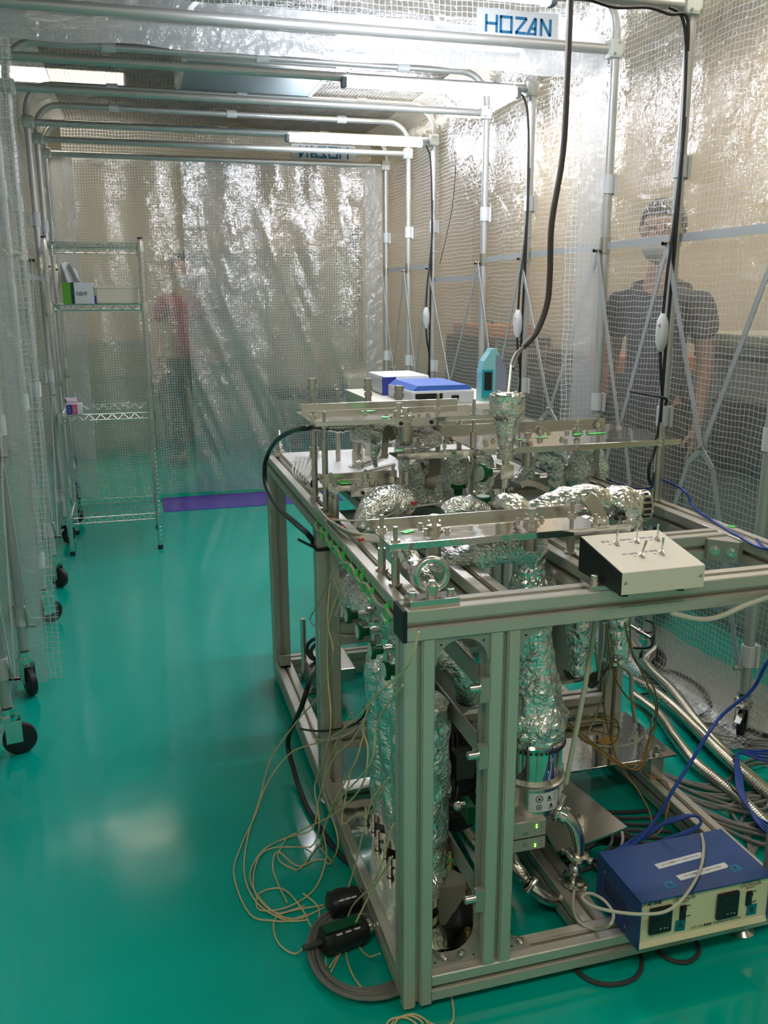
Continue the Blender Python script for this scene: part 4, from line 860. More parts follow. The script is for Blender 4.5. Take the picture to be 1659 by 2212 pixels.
# tall funnel with flange and valve
t = empty('foil_wrapped_funnel', (.43, .55, 1.03), 'tall funnel-shaped foil wrap above a steel flange and valve', 'foil-wrapped flange')
foil_tube([(.428, .55, 1.07), (.43, .55, 1.10), (.43, .55, 1.125), (.43, .55, 1.15), (.43, .55, 1.19), (.43, .55, 1.192)], [.020, .026, .030, .044, .046, .035], .004, 24, seed=50).build('foil_wrap', 'foil_big', t)
for k in range(5): hex_nut(MB(), (.43+.034*math.cos(k*1.3+.5), .55+.034*math.sin(k*1.3+.5), 1.19), .006, .008).build('flange_bolt', 'steel', t)
m = MB().lathe((.43, .55, 1.035), (0, 0, 1), [(0, .022), (.012, .022), (.0125, .0235), (.014, .0235), (.0145, .022), (.026, .022), (.027, .015), (.036, .015)], 28)
for k in range(6): m.cyl((.43+.017*math.cos(k*1.05), .55+.017*math.sin(k*1.05), 1.06), (.43+.017*math.cos(k*1.05), .55+.017*math.sin(k*1.05), 1.078), .003, 6)
m.build('flange', 'steel', t, smooth=True)
b = MB().cyl((.43, .55, 1.02), (.43, .55, 1.036), .009, 14).box((.412, .533, .985), (.446, .567, 1.022), .0015).cyl((.43, .55, .95), (.43, .55, .986), .01, 14).cyl((.42, .55, .945), (.42, .55, .955), .02, 18)
for k in range(4): hex_nut(b, (.415+.01*k, .535+.006*(k % 2), .955), .005, .007)
b.cyl((.39, .548, 1.003), (.413, .548, 1.003), .009, 14).build('valve_body', 'steel', t, smooth=True)
kn = MB().lathe((.362, .543, 1.003), (1, .15, 0), [(0, .020), (.002, .0225), (.010, .0225), (.011, .018), (.012, .013), (.028, .012)], 24).build('knob', 'green', t, smooth=True)
MB().cyl((.3605, .5428, 1.003), (.3625, .5431, 1.003), .018, 24).build('label_disc', 'mint', kn)
for (px, py, y, lb) in ((990, 1052, .72, 'upright green-knobbed valve left of the tall foil funnel'), (1043, 1080, .55, 'upright green-knobbed valve directly below the foil funnel valve')):
    p = P(px, py, 1, y); t = empty('valve', p, lb, 'valve')
    k = MB().lathe(p+V((0, 0, .009)), (0, 0, -1), [(0, .018), (.002, .0205), (.010, .0205), (.011, .016), (.012, .0125), (.03, .0115)], 24).build('knob', 'green', t, smooth=True)
    MB().cyl(p+V((0, 0, .0085)), p+V((0, 0, .0105)), .0165, 24).build('label_disc', 'mint', k)
    MB().lathe(p+V((0, 0, -.02)), (0, 0, -1), [(0, .009), (.012, .009), (.012, .011), (.022, .011), (.022, .008), (.05, .008)], 14).build('valve_body', 'steel', t, smooth=True)
t = empty('ribbed_flange', (.74, .42, .93), 'black and steel ribbed flange on the end of bright foil pipe', 'flange')
m = MB().lathe((.722, .42, .925), (1, 0, 0), [(0, .03), (.0, .036), (.02, .036), (.02, .03)], 28)
m.build('body', 'rubber', t, smooth=True); m = MB()
for k in range(16): a = k*PI/8; m.rbox((.733, .42+.036*math.cos(a), .925+.036*math.sin(a)), (.022, .006, .006), rx=a, bev=.001)
m.build('rib', 'steel', t); MB().cyl((.742, .42, .925), (.748, .42, .925), .037, 28).build('rim', 'steel', t, smooth=True)
# braided heater straps
def strap(pts, label, wd=.02):
    mb = MB(); ps = spline([V(p) for p in pts], 8); prev = None
    for i, p in enumerate(ps):
        t_ = (ps[min(i+1, len(ps)-1)]-ps[max(i-1, 0)]).normalized(); s = t_.cross(fw).normalized()*wd/2; n = s.cross(t_).normalized()*.0025
        r = [mb.bm.verts.new(p+a) for a in (s+n, s*.5+n*1.6, -s*.5+n*1.6, -s+n, -s-n, s-n)]
        if prev:
            for k in range(6): mb.bm.faces.new((prev[k], prev[(k+1) % 6], r[(k+1) % 6], r[k]))
        else: mb.bm.faces.new(r)
        prev = r
    mb.bm.faces.new(prev); mb.build('heater_strap', 'braid', label=label, cat='strap', smooth=True)
strap([P(938, 985, 1, .74), P(940, 1010, 1, .74), P(932, 1040, 1, .74), P(925, 1055, 1, .76)], 'grey braided heater strap hanging below the long bar', .03)
strap([P(1268, 1075, 1, .37), P(1283, 1090, 1, .365), P(1297, 1120, 1, .36), P(1306, 1150, 1, .35), P(1308, 1180, 1, .34)], 'tan braided heater strap hanging from the bright foil pipe', .032)
strap([P(1125, 1050, 1, .55), P(1140, 1043, 1, .55), P(1165, 1050, 1, .55), P(1185, 1060, 1, .55)], 'brown braided heater strap arched over behind the foil lump', .014)
strap([P(850, 950, 1, .90), P(838, 925, 1, .90), P(832, 960, 1, .90), P(830, 990, 1, .90)], 'brown braided strap looped under the tallest stand', .018)

# ---- back of the table: white plate, tubes, instruments
t = empty('base_plate', (.3, 1.3, ZR), 'white machined plate with round holes on the far left rails', 'plate')
MB().box((.045, 1.03, ZR), (.76, 1.64, ZR+.012), .001).build('plate', 'plate', t)
for px, py in ((642, 996), (655, 988), (690, 984)):
    x, y = Z(px, py, ZR+.013); MB().cyl((x, y, ZR+.0118), (x, y, ZR+.0128), .022, 28).build('hole', 'alu_dark', t)
t = empty('round_flange', (.17, 1.17, ZR), 'large silver drum-shaped flange at front of white plate', 'flange')
MB().lathe((.20, 1.20, ZR+.0125), (0, 0, 1), [(0, .13), (.016, .13), (.018, .128), (.018, .05)], 48).build('body', 'plate', t, smooth=True)
t = empty('column_mount', (.22, 1.2, ZR), 'stepped steel column standing on the silver drum', 'column')
MB().lathe((.222, 1.22, ZR+.03), (0, 0, 1), [(0, .03), (.004, .03), (.004, .019), (.05, .019), (.05, .016), (.16, .016), (.16, .012), (.2, .012)], 24).build('column', 'steel', t, smooth=True)
for (px, ytop, ybot, r, lb) in ((675, 817, 985, .012, 'leftmost steel post with a knurled coupling at far left of table'), (795, 817, 930, .011, 'steel post with coupling above the middle of tallest stand'), (862, 833, 930, .013, 'thick steel coupling post behind the bolt cluster')):
    a, b = P(px, ytop, 1, 1.5), P(px, ybot, 1, 1.5); t = empty('coupling_post', (a.x, 1.5, ZR), lb, 'post', 'coupling posts at the back of the table'); zb_ = ZR+.012
    MB().cyl((a.x, 1.5, zb_), (a.x, 1.5, a.z-.055), r, 16).cyl((a.x, 1.5, zb_), (a.x, 1.5, zb_+.04), r*1.35, 16).build('post', 'satin', t, smooth=True)
    m = MB().lathe((a.x, 1.5, a.z-.06), (0, 0, 1), [(0, r*1.25), (.012, r*1.25), (.012, r*.8), (.018, r*.8), (.018, r*1.4), (.036, r*1.4), (.036, r), (.04, r), (.04, r*1.25), (.06, r*1.25)], 12)
    m.build('coupling', 'copper' if px == 0 else 'steel', t, smooth=True)
a = P(728, 840, 1, 1.35); MB().cyl((a.x, 1.35, ZR+.012), (a.x, 1.35, a.z), .008, 8).build('threaded_rod', 'satin', label='bare threaded rod standing between the coupling posts', cat='rod', smooth=True)
# horizontal port with the black cable
t = empty('side_port', (.08, 1.03, 1.05), 'short steel port with ring clamps feeding the black cable', 'port')
p0 = P(708, 924, 1, 1.03); m = MB().lathe(p0, (1, 0, 0), [(0, .010), (.015, .010), (.015, .014), (.024, .014), (.024, .017), (.03, .017), (.03, .0155), (.038, .0155), (.038, .018), (.046, .018), (.046, .013), (.075, .013)], 20); m.build('body', 'steel', t, smooth=True)
cable('power_cable', [p0+V((.005, 0, 0)), P(690, 926, 1, 1.0), P(662, 925, 0, -.01), P(630, 932, 0, -.02), P(600, 950, 0, -.03), P(580, 980, 0, -.04), P(572, 1010, 0, -.05), P(575, 1050, 0, -.05), P(600, 1095, 0, -.04), P(640, 1132, 0, -.025), P(670, 1160, 0, -.015), P(690, 1200, 0, .07), P(700, 1300, 0, .09), P(688, 1430, 0, .09),
    P(668, 1475, 0, -.01), P(650, 1530, 0, -.04), (-.06, 1.02, .10), (-.055, .95, .03), (-.05, .80, .012), (-.03, .65, .012), (.0, .52, .012), (.05, .45, .014)], .0075, 'cableblk', 'thick black cable looping out from the side port down to floor', seg=10)
# lying tubes
m = MB().cyl(P(778, 1004, 1, 1.1), P(832, 985, 1, 1.22), .0135, 20); t = m.build('acrylic_tube', 'chrome', label='shiny tube with foil end lying on the white plate', cat='tube', smooth=True)
q = P(775, 1005, 1, 1.1); foil_blob(q, .017, (.8, .8, 1), .004, 50, sub=4).build('foil_end', 'foil_fine', t)
m = MB().cyl(P(790, 1020, 1, 1.05), P(850, 1005, 1, 1.2), .008, 14); m.build('steel_tube', 'steel', label='thin steel tube lying beside the shiny tube on white plate', cat='tube', smooth=True)
# dark bodies under the table top
t = empty('chamber_body', (.32, .75, .5), 'dark steel vacuum chamber hidden under the middle of table', 'chamber')
MB().lathe((.34, .80, .28), (0, 0, 1), [(0, .11), (.02, .11), (.02, .09), (.2, .09), (.2, .12), (.24, .12), (.24, .09), (.5, .09), (.5, .11), (.53, .11)], 32).build('body', 'alu_dark', t, smooth=True)
t = empty('chamber_body', (.7, .78, .5), 'dark steel vacuum chamber under the right side of table', 'chamber')
MB().lathe((.70, .74, .35), (0, 0, 1), [(0, .08), (.02, .10), (.02, .075), (.2, .075), (.2, .10), (.23, .10), (.23, .075), (.45, .075), (.45, .09), (.47, .09)], 32).build('body', 'alu_dark', t, smooth=True)

# instruments at the far right end
t = empty('bench_instrument', (.7, 2.0, .95), 'white instrument with a blue lid on cream cart behind table', 'instrument')
MB().box((.63, 1.95, 1.0), (.90, 2.30, 1.055), .008).build('body', 'white', t)
MB().prism([(0, 0), (.26, 0), (.235, .02), (.025, .02)], (0, .33, 0), (.635, 1.96, 1.055), (1, 0, 0), (0, 0, 1)).build('lid', 'bluelid', t)
MB().box((.645, 1.945, 1.01), (.76, 1.951, 1.045)).build('display', 'screen', t); MB().box((.80, 1.944, 1.02), (.83, 1.951, 1.035)).build('button', 'blackp', t)
t = empty('bench_instrument', (.6, 2.3, .95), 'white and navy instrument left of the blue-lidded one', 'instrument')
MB().box((.62, 2.34, 1.0), (.84, 2.62, 1.085), .015).build('body', 'white', t); MB().box((.615, 2.335, 1.0), (.68, 2.341, 1.08), .002).build('side_panel', 'navy', t)
t = empty('cart', (.8, 2.1, 0), 'cream box-shaped cart behind the table carrying the instruments', 'cart')
MB().box((.52, 1.93, .96), (1.12, 2.66, 1.0), .004).build('top', 'beigebox', t); MB().box((.55, 1.96, .1), (1.10, 2.63, .96)).build('cabinet', 'beigebox', t)
for x in (.6, 1.05):
    for y in (2.0, 2.6): MB().cyl((x-.012, y, .05), (x+.012, y, .05), .05, 20).box((x-.02, y-.02, .08), (x+.02, y+.02, .102)).build('wheel', 'rubber', t)
t = empty('handheld_meter', (.98, 2.0, 1.0), 'mint and slate handheld unit standing upright by the right post', 'meter')
MB().prism([(-.052, 0), (-.052, .12), (-.04, .165), (-.015, .2), (-.008, .215), (.018, .215), (.02, .2), (.04, .175), (.05, .13), (.05, 0)], (0, .05, 0), (1.0, 2.0, 1.0), (1, 0, 0), (0, 0, 1)).build('body', 'mintp', t)
MB().prism([(.012, 0), (.012, .19), (.03, .185), (.052, .15), (.062, .12), (.062, 0)], (0, .052, 0), (1.0, 1.999, 1.0), (1, 0, 0), (0, 0, 1)).build('grip', 'slate', t)
d = MB().box((.952, 1.994, 1.015), (1.0, 2.0, 1.13), .002).build('bezel', 'tealp', t); MB().box((.96, 1.992, 1.045), (.993, 1.9945, 1.12)).build('display', 'screen', d)
MB().cyl((1.02, 2.02, 1.215), (1.022, 2.02, 1.25), .008, 12).build('nozzle', 'satin', t)

# ================================================================ TURBO PUMP AND ELBOWS
t = empty('turbo_pump', (.39, .27, .13), 'shiny turbo pump with printed labels and green lights below foil', 'pump')
cx, cy_ = .390, .262
MB().lathe((cx, cy_, .335), (0, 0, 1), [(0, .066), (.08, .066), (.08, .060), (.083, .060)], 48).build('upper_housing', 'chrome', t, smooth=True)
MB().lathe((cx, cy_, .413), (0, 0, 1), [(0, .074), (.008, .075), (.02, .066), (.021, .05)], 48).build('flange', 'chrome', t, smooth=True)
m = MB()
for k in range(40): a = k*2*PI/40; m.rbox((cx+.0755*math.cos(a), cy_+.0755*math.sin(a), .411), (.003, .007, .004), a)
m.build('rim_teeth', 'blackp', t)
MB().lathe((cx, cy_, .255), (0, 0, 1), [(0, .076), (.062, .076), (.07, .078), (.072, .072), (.082, .066)], 48).build('lower_housing', 'steel', t, smooth=True)
def curved(z0, z1, a0, a1, R, m, name, parent, n=8):
    mb = MB(); vs = []
    for k in range(n+1):
        a = a0+(a1-a0)*k/n; vs.append([mb.bm.verts.new((cx+r*math.cos(a), cy_+r*math.sin(a), z)) for r, z in ((R, z0), (R, z1), (R-.002, z1), (R-.002, z0))])
    for a, b in zip(vs, vs[1:]):
        for k in range(4): mb.bm.faces.new((a[k], b[k], b[(k+1) % 4], a[(k+1) % 4]))
    mb.bm.faces.new(vs[0]); mb.bm.faces.new(vs[-1][::-1]); return mb.build(name, m, parent)
A = math.radians
lb1 = curved(.268, .314, A(-118), A(-62), .0768, 'label', 'label', t); curved(.276, .314, A(-56), A(-34), .0768, 'label', 'label', t)
for a, z, r in ((-100, .301, .008), (-100, .280, .006)):
    n = V((math.cos(A(a)), math.sin(A(a)), 0)); c = V((cx, cy_, z))+n*.0772
    MB().torus(c, n, r, .0008, 24, 4).build('printed_ring', 'ink', lb1); tx = V((-n.y, n.x, 0))
    MB().prism([(-r*.5, -r*.35), (r*.5, -r*.35), (0, r*.5)], n*.0004, c, tx, (0, 0, 1)).build('printed_triangle', 'ink', lb1)
for a, z in ((-82, .302), (-78, .282)):
    n = V((math.cos(A(a)), math.sin(A(a)), 0)); c = V((cx, cy_, z))+n*.0772; tx = V((-n.y, n.x, 0)); MB().prism([(-.005, -.004), (.005, -.004), (0, .006)], n*.0004, c, tx, (0, 0, 1)).build('printed_triangle', 'ink', lb1)
    MB().rbox(c+V((0, 0, -.0075)), (.0005, .012, .0015), A(a)).build('printed_line', 'ink', lb1)
for k in range(5):
    n = V((math.cos(A(-70)), math.sin(A(-70)), 0)); MB().rbox(V((cx, cy_, .310-.0045*k))+n*.0771, (.0004, .014-.002*(k % 3), .001), A(-70)).build('printed_line', 'inkgrey', lb1)
n = V((math.cos(A(-45)), math.sin(A(-45)), 0)); MB().rbox(V((cx, cy_, .296))+n*.0775, (.0006, .009, .004), A(-45)).build('printed_mark', 'ink', t)
c = MB().box((cx-.083, cy_-.085, .180), (cx+.002, cy_+.06, .255), .003).build('control_box', 'alu', t)
MB().box((cx-.0835, cy_-.0862, .213), (cx+.0025, cy_-.085, .215)).build('seam', 'blackp', c)
for dx, z in ((-.022, .243), (-.022, .237), (-.024, .194), (-.024, .189)): MB().sph((cx+dx, cy_-.0855, z), .0016, sub=2).build('green_light', 'led', c)
for z in (.226, .198): MB().cyl((cx-.048, cy_-.087, z), (cx-.048, cy_-.085, z), .006, 16).build('socket', 'satin', c)
for k, (dx, z) in enumerate(((-.013, .245), (-.013, .239), (-.013, .233), (-.015, .200), (-.015, .194), (-.015, .188))): MB().box((cx+dx, cy_-.0856, z), (cx+dx+.008, cy_-.085, z+.0008)).build('printed_line', 'inkgrey', c)
for a in (-100, -28, 10): n = V((math.cos(A(a)), math.sin(A(a)), 0)); MB().rbox(V((cx, cy_, .375))+n*.067, (.006, .014, .07), A(a)).cyl(V((cx, cy_, .395))+n*.069, V((cx, cy_, .395))+n*.072, .003, 8).build('clamp_block', 'steel', t)
for ch in t.children: ch.location.z += .020
t = empty('pump_shelf', (.5, .4, .18), 'triangular steel plate with a large hex bolt beside turbo pump', 'plate')
MB().prism([(.43, .20), (.50, .20), (.64, .235), (.60, .49), (.47, .52)], (0, 0, .006), (0, 0, .165)).build('plate', 'steel', t)
MB().prism([(.47, .52), (.60, .49), (.60, .50), (.47, .53)], (0, 0, .04), (0, 0, .165)).build('flange', 'steel', t)
x, y = Z(1255, 1778, .171); b = MB().cyl((x, y, .171), (x, y, .175), .018, 20); hex_nut(b, (x, y, .175), .015, .018); b.cyl((x, y, .193), (x, y, .199), .009, 12); b.build('hex_bolt', 'steel', t, smooth=True)

def kf_clamp(mb, c, ax, r=.02):
    z = V(ax).normalized(); mb.lathe(V(c)-z*.007, z, [(0, r*.85), (.002, r), (.006, r*1.06), (.008, r*1.06), (.012, r), (.014, r*.85)], 24)
    x = z.orthogonal().normalized(); y = z.cross(x)
    for s in (-1, 1): mb.bar(V(c)+y*r*1.1*s+x*.008, V(c)+y*r*1.1*s-x*.010, .012, .008, tuple(z), bev=.001)
    mb.cyl(V(c)+y*r*1.15-x*.008, V(c)+y*r*1.15+x*.03, .0045, 8)
    return mb
t = empty('pipe_elbow', P(1230, 1800, 1, .2), 'curved steel vacuum elbow leaving the turbo pump to the right', 'pipe')
e = [P(1186, 1745, 1, .22), P(1205, 1752, 1, .2), P(1228, 1768, 1, .19), P(1243, 1792, 1, .185), P(1249, 1820, 1, .18), P(1248, 1845, 1, .18)]
MB().tube(e, .0150, 18).build('bend', 'steel', t, smooth=True)
m = kf_clamp(MB(), e[1], e[2]-e[0], .024); m.build('clamp', 'steel', t, smooth=True)
m = MB().lathe(e[1]-V((.004, 0, 0)), (e[2]-e[0]), [(0, .019), (.016, .019), (.016, .024), (.026, .024), (.026, .016)], 24); m.build('collar', 'chrome', t, smooth=True)
t = empty('pipe_joint', P(1243, 1870, 1, .18), 'steel pipe joint with two hinged clamps between the elbows', 'pipe')
a, b = P(1248, 1848, 1, .18), P(1238, 1905, 1, .18); MB().cyl(a, b, .009, 16).sph(a.lerp(b, .5), .016, sub=3).build('joint_body', 'steel', t, smooth=True)
kf_clamp(MB(), a, a-b, .026).build('clamp', 'steel', t, smooth=True); kf_clamp(MB(), b, a-b, .026).build('clamp', 'steel', t, smooth=True)
t = empty('pipe_elbow', P(1190, 1940, 1, .18), 'lower curved steel elbow leading to the bellows hose', 'pipe')
e = [P(1238, 1908, 1, .18), P(1230, 1930, 1, .18), P(1208, 1944, 1, .18), P(1180, 1940, 1, .18), P(1158, 1924, 1, .19), P(1145, 1912, 1, .2)]
MB().tube(e, .0155, 18).build('bend', 'steel', t, smooth=True); kf_clamp(MB(), e[-1], e[-1]-e[-2], .026).build('clamp', 'steel', t, smooth=True)
def corrugated(pts, r, pitch, m, label, parent=None, name='bellows_hose'):
    ps = spline([V(p) for p in pts], 10); L = sum((b-a).length for a, b in zip(ps, ps[1:])); n = int(L/pitch)*4
    out = []; acc = [0]
    for a, b in zip(ps, ps[1:]): acc.append(acc[-1]+(b-a).length)
    j = 0
    for k in range(n+1):
        s = L*k/n
        while j < len(acc)-2 and acc[j+1] < s: j += 1
        out.append(ps[j].lerp(ps[j+1], (s-acc[j])/max(1e-9, acc[j+1]-acc[j])))
    return MB().tube(out, lambda q: r*(1, .88, .70, .88)[int(round(q*n)) % 4], 16, smooth=False).build(name, m, parent, label=label, cat='hose', smooth=True, ang=60)
corrugated([e[-1]+V((-.004, 0, .006)), P(1128, 1890, 1, .22), P(1110, 1868, 1, .27), P(1100, 1850, 1, .33), (.33, .42, .05), (.33, .6, .04)], .0165, .007, 'steel', 'short bellows hose behind the second front post')

# ---- between the front posts
t = empty('drive_motor', (.24, .36, .1), 'black motor block with cables seen between the front posts', 'motor')
MB().lathe((.245, .38, .17), (0, 0, 1), [(0, .05), (.01, .055), (.10, .055), (.11, .06), (.15, .06), (.16, .045), (.26, .045)], 8).build('body', 'blackp', t); MB().box((.20, .25, .36), (.245, .29, .42), .002).build('junction_box', 'darkm', t)
MB().box((.178, .12, .335), (.196, .165, .375), .002).build('green_box', 'green', t); MB().lathe((.178, .14, .37), (-1, 0, 0), [(0, .008), (.012, .008), (.012, .011), (.02, .010), (.024, .006)], 14).build('fitting', 'steel', t, smooth=True)
for k in range(5): cable('control_cable', [(.19+.012*k, .35, .44), (.175+.01*k, .28, .40-.02*k), (.185, .24, .36-.02*k), (.21+.01*k, .30, .28-.01*k)], .0035, 'cableblk', 'thin black cable curled around the black motor block', group='cables on the motor block')
t = empty('ring_clamp', (.16, .14, .06), 'round steel ring clamp with dark opening at foot of front posts', 'clamp')
c0 = V((.155, .12, .062)); MB().torus(c0, (0, 0, 1), .058, .009, 40, 4).build('ring', 'steel', t); MB().cyl(c0+V((0, 0, -.012)), c0+V((0, 0, -.003)), .053, 36).build('opening', 'blackp', t)
b = MB()
for a in (-1.9, -1.1, -.3, .9): socket_bolt(b, c0+V((.062*math.cos(a), .062*math.sin(a), .007)), .006, .009)
b.build('ring_bolt', 'steel', t, smooth=True)
t = empty('angle_plate', (.17, .3, .1), 'slanted steel plate behind the ring clamp', 'plate')
MB().prism([(0, 0), (.12, 0), (.12, .02), (.03, .11), (0, .11)], (0, .005, 0), (.14, .26, .06), (1, 0, 0), (0, -.35, .94)).build('plate', 'alu_dark', t)
for px, py in ((972, 1880), (1012, 1935)):
    p = P(px, py, 1, .16); MB().lathe(p, (0, 0, 1), [(0, .005), (.008, .005), (.008, .0075), (.014, .0075), (.014, .004), (.03, .004), (.03, .007), (.036, .007), (.036, .004), (.05, .004)], 6).build('tube_fitting', 'copper', label='brass compression fitting %s the slanted steel plate' % ('at the left of' if px < 1000 else 'at the right of'), cat='fitting')
# polished trays
t = empty('drip_tray', (.12, .45, ZL+S), 'long mirror-like steel sheet lying along the bottom left rail', 'tray')
MB().box((.020, .065, ZL+S), (.23, .765, ZL+S+.0025)).build('sheet', 'chrome', t)
t = empty('polished_shelf', (.78, .63, .16), 'mirror-like steel shelf plate on the right bottom rail', 'shelf plate')
MB().box((.615, .515, .158), (.965, .79, .1635), .0005).build('plate', 'chrome', t); MB().box((.895, .53, .085), (.935, .57, .158)).build('spacer_block', 'steel', t); MB().box((.64, .74, .085), (.68, .78, .158)).build('spacer_block', 'steel', t)
for px, py in ((1372, 1596), (1419, 1628)):
    x, y = Z(px, py, .164); b = MB().cyl((x, y, .1635), (x, y, .167), .016, 18); hex_nut(b, (x, y, .167), .011, .010); b.cyl((x, y, .177), (x, y, .188), .0065, 10); hex_nut(b, (x, y, .177), .0095, .006); b.build('hex_bolt', 'steel', t, smooth=True)
x, y = Z(1310, 1600, .164); MB().rbox((x, y, .1638), (.05, .035, .0006), .3).build('tape_patch', 'amber', t)
t = empty('plastic_tube', (.45, .16, .4), 'long cream plastic tube slanting down in front of hanging foil', 'tube')
a, b = P(1287, 1340, 1, .14), P(1222, 1692, 1, .17); MB().tube([a, a.lerp(b, .4)+V((.003, 0, 0)), b], .0058, 12).build('tube', 'creamp', t, smooth=True)
t = empty('plastic_tube', (.9, .6, .2), 'short cream tube ending at the bolt on polished shelf', 'tube')
MB().tube([P(1300, 1425, 1, .62), P(1358, 1450, 1, .6), P(1364, 1500, 1, .59), P(1372, 1560, 1, .585)], .006, 10).build('tube', 'creamp', t, smooth=True)
t = empty('probe', P(1385, 1362, 1, .4), 'slim steel probe with nuts hanging under the front rail at right', 'probe')
a, b = P(1362, 1352, 1, .45), P(1405, 1378, 1, .4); MB().cyl(a, b, .004, 10).cyl(a.lerp(b, .35), a.lerp(b, .5), .008, 6).cyl(a.lerp(b, .55), a.lerp(b, .62), .007, 6).build('body', 'steel', t)
MB().tube([b, P(1412, 1385, 1, .42), P(1412, 1350, 1, .5), P(1395, 1340, 1, .5)], .003).tube([P(1412, 1372, 1, .42), P(1405, 1398, 1, .45), P(1368, 1400, 1, .5)], .003).build('lead', 'cabledk', t, smooth=True)
t = empty('terminal_panel', (.9, .5, .7), 'grey panel under the right side of table top', 'panel')
MB().box((.70, .60, .60), (.90, .612, .80)).build('panel', 'alu_dark', t)

# ================================================================ TOGGLE BOX
t = empty('toggle_switch_box', (.49, .05, ZR), 'white sloped box with black side and five toggle switches', 'switch box')
x0, x1, yf, yb, z0 = .412, .590, -.040, .122, ZR+.004; zf, zbk = z0+.043, z0+.072
prof = [(yf, z0), (yf, zf), (yf+.002, zf+.001), (yb, zbk), (yb, z0)]
MB().prism(prof, (x1-x0, 0, 0), (x0, 0, 0), (0, 1, 0), (0, 0, 1)).build('case', 'beigebox', t)
MB().prism(prof, (.0025, 0, 0), (x0-.0025, 0, 0), (0, 1, 0), (0, 0, 1)).build('side_panel', 'blackp', t)
sl = V((0, yb-yf, zbk-zf)).normalized(); nn = V((0, -sl.z, sl.y))
def top_pt(u, v): return V((x0+(x1-x0)*u, yf, zf))+sl*((yb-yf)*1.01*v)+nn*.0006
for (u, v, lbl, tilt) in ((.30, .72, 'RV-S', 0), (.56, .73, 'ICF70A', 0), (.83, .74, 'ICF114A', 0), (.42, .36, 'MV-QMS', .5), (.68, .38, 'MV-QMS', .05)):
    p = top_pt(u, v); s = MB().cyl(p, p+nn*.003, .0055, 6).cyl(p+nn*.003, p+nn*.006, .0038, 12); d = (nn+V((tilt, .25, 0))*.6).normalized()
    s.cyl(p+nn*.004, p+nn*.004+d*.028, .0016, 10, r2=.0028); s.build('toggle_switch', 'chrome', t, smooth=True)
    text('lettering', lbl, .0085, p+sl*.012-V((.018, 0, 0)), (1, 0, 0), sl, 'inkgrey', t); text('lettering', 'ON', .004, p-V((.014, 0, 0)), (1, 0, 0), sl, 'inkgrey', t); text('lettering', 'OFF', .004, p-sl*.009, (1, 0, 0), sl, 'inkgrey', t)
for x in (x0+.008, x1-.008): MB().sph((x, yf, z0+.023), .004, 1, .4, 1, 2).build('screw', 'steel', t)
for x in (x0+.012, x1-.045): MB().cyl((x, yf+.012, ZR-.0012), (x, yf+.012, z0), .009, 16).build('rubber_foot', 'rubber', t)

# ================================================================ TEMPERATURE CONTROLLER
t = empty('temperature_controller', (.66, .03, ZL+S), 'blue and cream two-channel temperature controller box at lower right', 'controller')
rz = A(-1.0); x0, x1, yf, yb, z0, z1 = .499, .815, -.048, .118, ZL+S+.006, ZL+S+.118
MB().box((x0, yf+.004, z0), (x1, yb, z1-.001), .001).build('case', 'bluebox', t)
MB().box((x0-.003, yf-.008, z1-.001), (x1+.002, yb+.004, z1+.002)).build('cover', 'bluebox', t)
MB().box((x0-.003, yf-.006, z0-.004), (x0, yb+.004, z1)).build('side_cover', 'bluebox', t); MB().box((x1, yf-.006, z0-.004), (x1+.002, yb+.004, z1)).build('side_cover', 'bluebox', t)
fp = MB().box((x0, yf-.001, z0), (x1, yf+.004, z1-.001)).prism([(0, 0), (.006, 0), (0, .012)], (x1-x0, 0, 0), (x0, yf-.001, z0), (0, -1, 0), (0, 0, 1)).build('front_panel', 'panel', t)
yq = yf-.0012
for cxx in (.546, .710):
    u = MB().box((cxx-.0265, yq-.008, z0+.030), (cxx+.0265, yq, z0+.092), .003).build('display_unit', 'blackp', t)
    MB().box((cxx-.019, yq-.0086, z0+.066), (cxx+.019, yq-.008, z0+.086)).build('display', 'screen', u); MB().box((cxx-.013, yq-.0086, z0+.052), (cxx+.019, yq-.008, z0+.063)).build('display', 'screen', u)
    m = MB(); zz = z0+.042
    for q, sg in ((0, 'r'), (.008, 'd'), (.016, 'u')):
        pts = {'r': [(-.0015, -.002), (.0015, 0), (-.0015, .002)], 'd': [(-.002, .0015), (.002, .0015), (0, -.0015)], 'u': [(-.002, -.0015), (.002, -.0015), (0, .0015)]}[sg]
        m.prism(pts, (0, -.0004, 0), (cxx+q, yq-.008, zz), (1, 0, 0), (0, 0, 1))
    m.build('arrow_key', 'whiteink', u)
    text('lettering', '8888', .013, (cxx, yq-.0088, z0+.076), (1, 0, 0), (0, 0, 1), 'darkm', u)
    sx = cxx+.055; MB().box((sx-.007, yq-.004, z0+.048), (sx+.007, yq, z0+.082), .001).rbox((sx, yq-.005, z0+.074), (.010, .005, .012), rx=.3, bev=.001).build('rocker_switch', 'blackp', t)
    text('lettering', 'ON', .0065, (sx+.014, yq-.0003, z0+.078), (1, 0, 0), (0, 0, 1), 'ink', t); text('lettering', 'OFF', .0065, (sx+.015, yq-.0003, z0+.052), (1, 0, 0), (0, 0, 1), 'ink', t)
    text('lettering', 'TEMPERATURE', .0075, (sx+.002, yq-.0003, z0+.1045), (1, 0, 0), (0, 0, 1), 'ink', t); text('lettering', 'CONTROLLER', .0085, (sx+.002, yq-.0003, z0+.0965), (1, 0, 0), (0, 0, 1), 'ink', t); text('lettering', 'TR-KN-T', .006, (sx+.002, yq-.0003, z0+.090), (1, 0, 0), (0, 0, 1), 'ink', t)
MB().prism([(0, 0), (.003, 0), (.008, .006), (.005, .006)], (0, -.0003, 0), (.503, yq, z0+.0985), (1, 0, 0), (0, 0, 1)).build('logo_stroke', 'inkred', t)
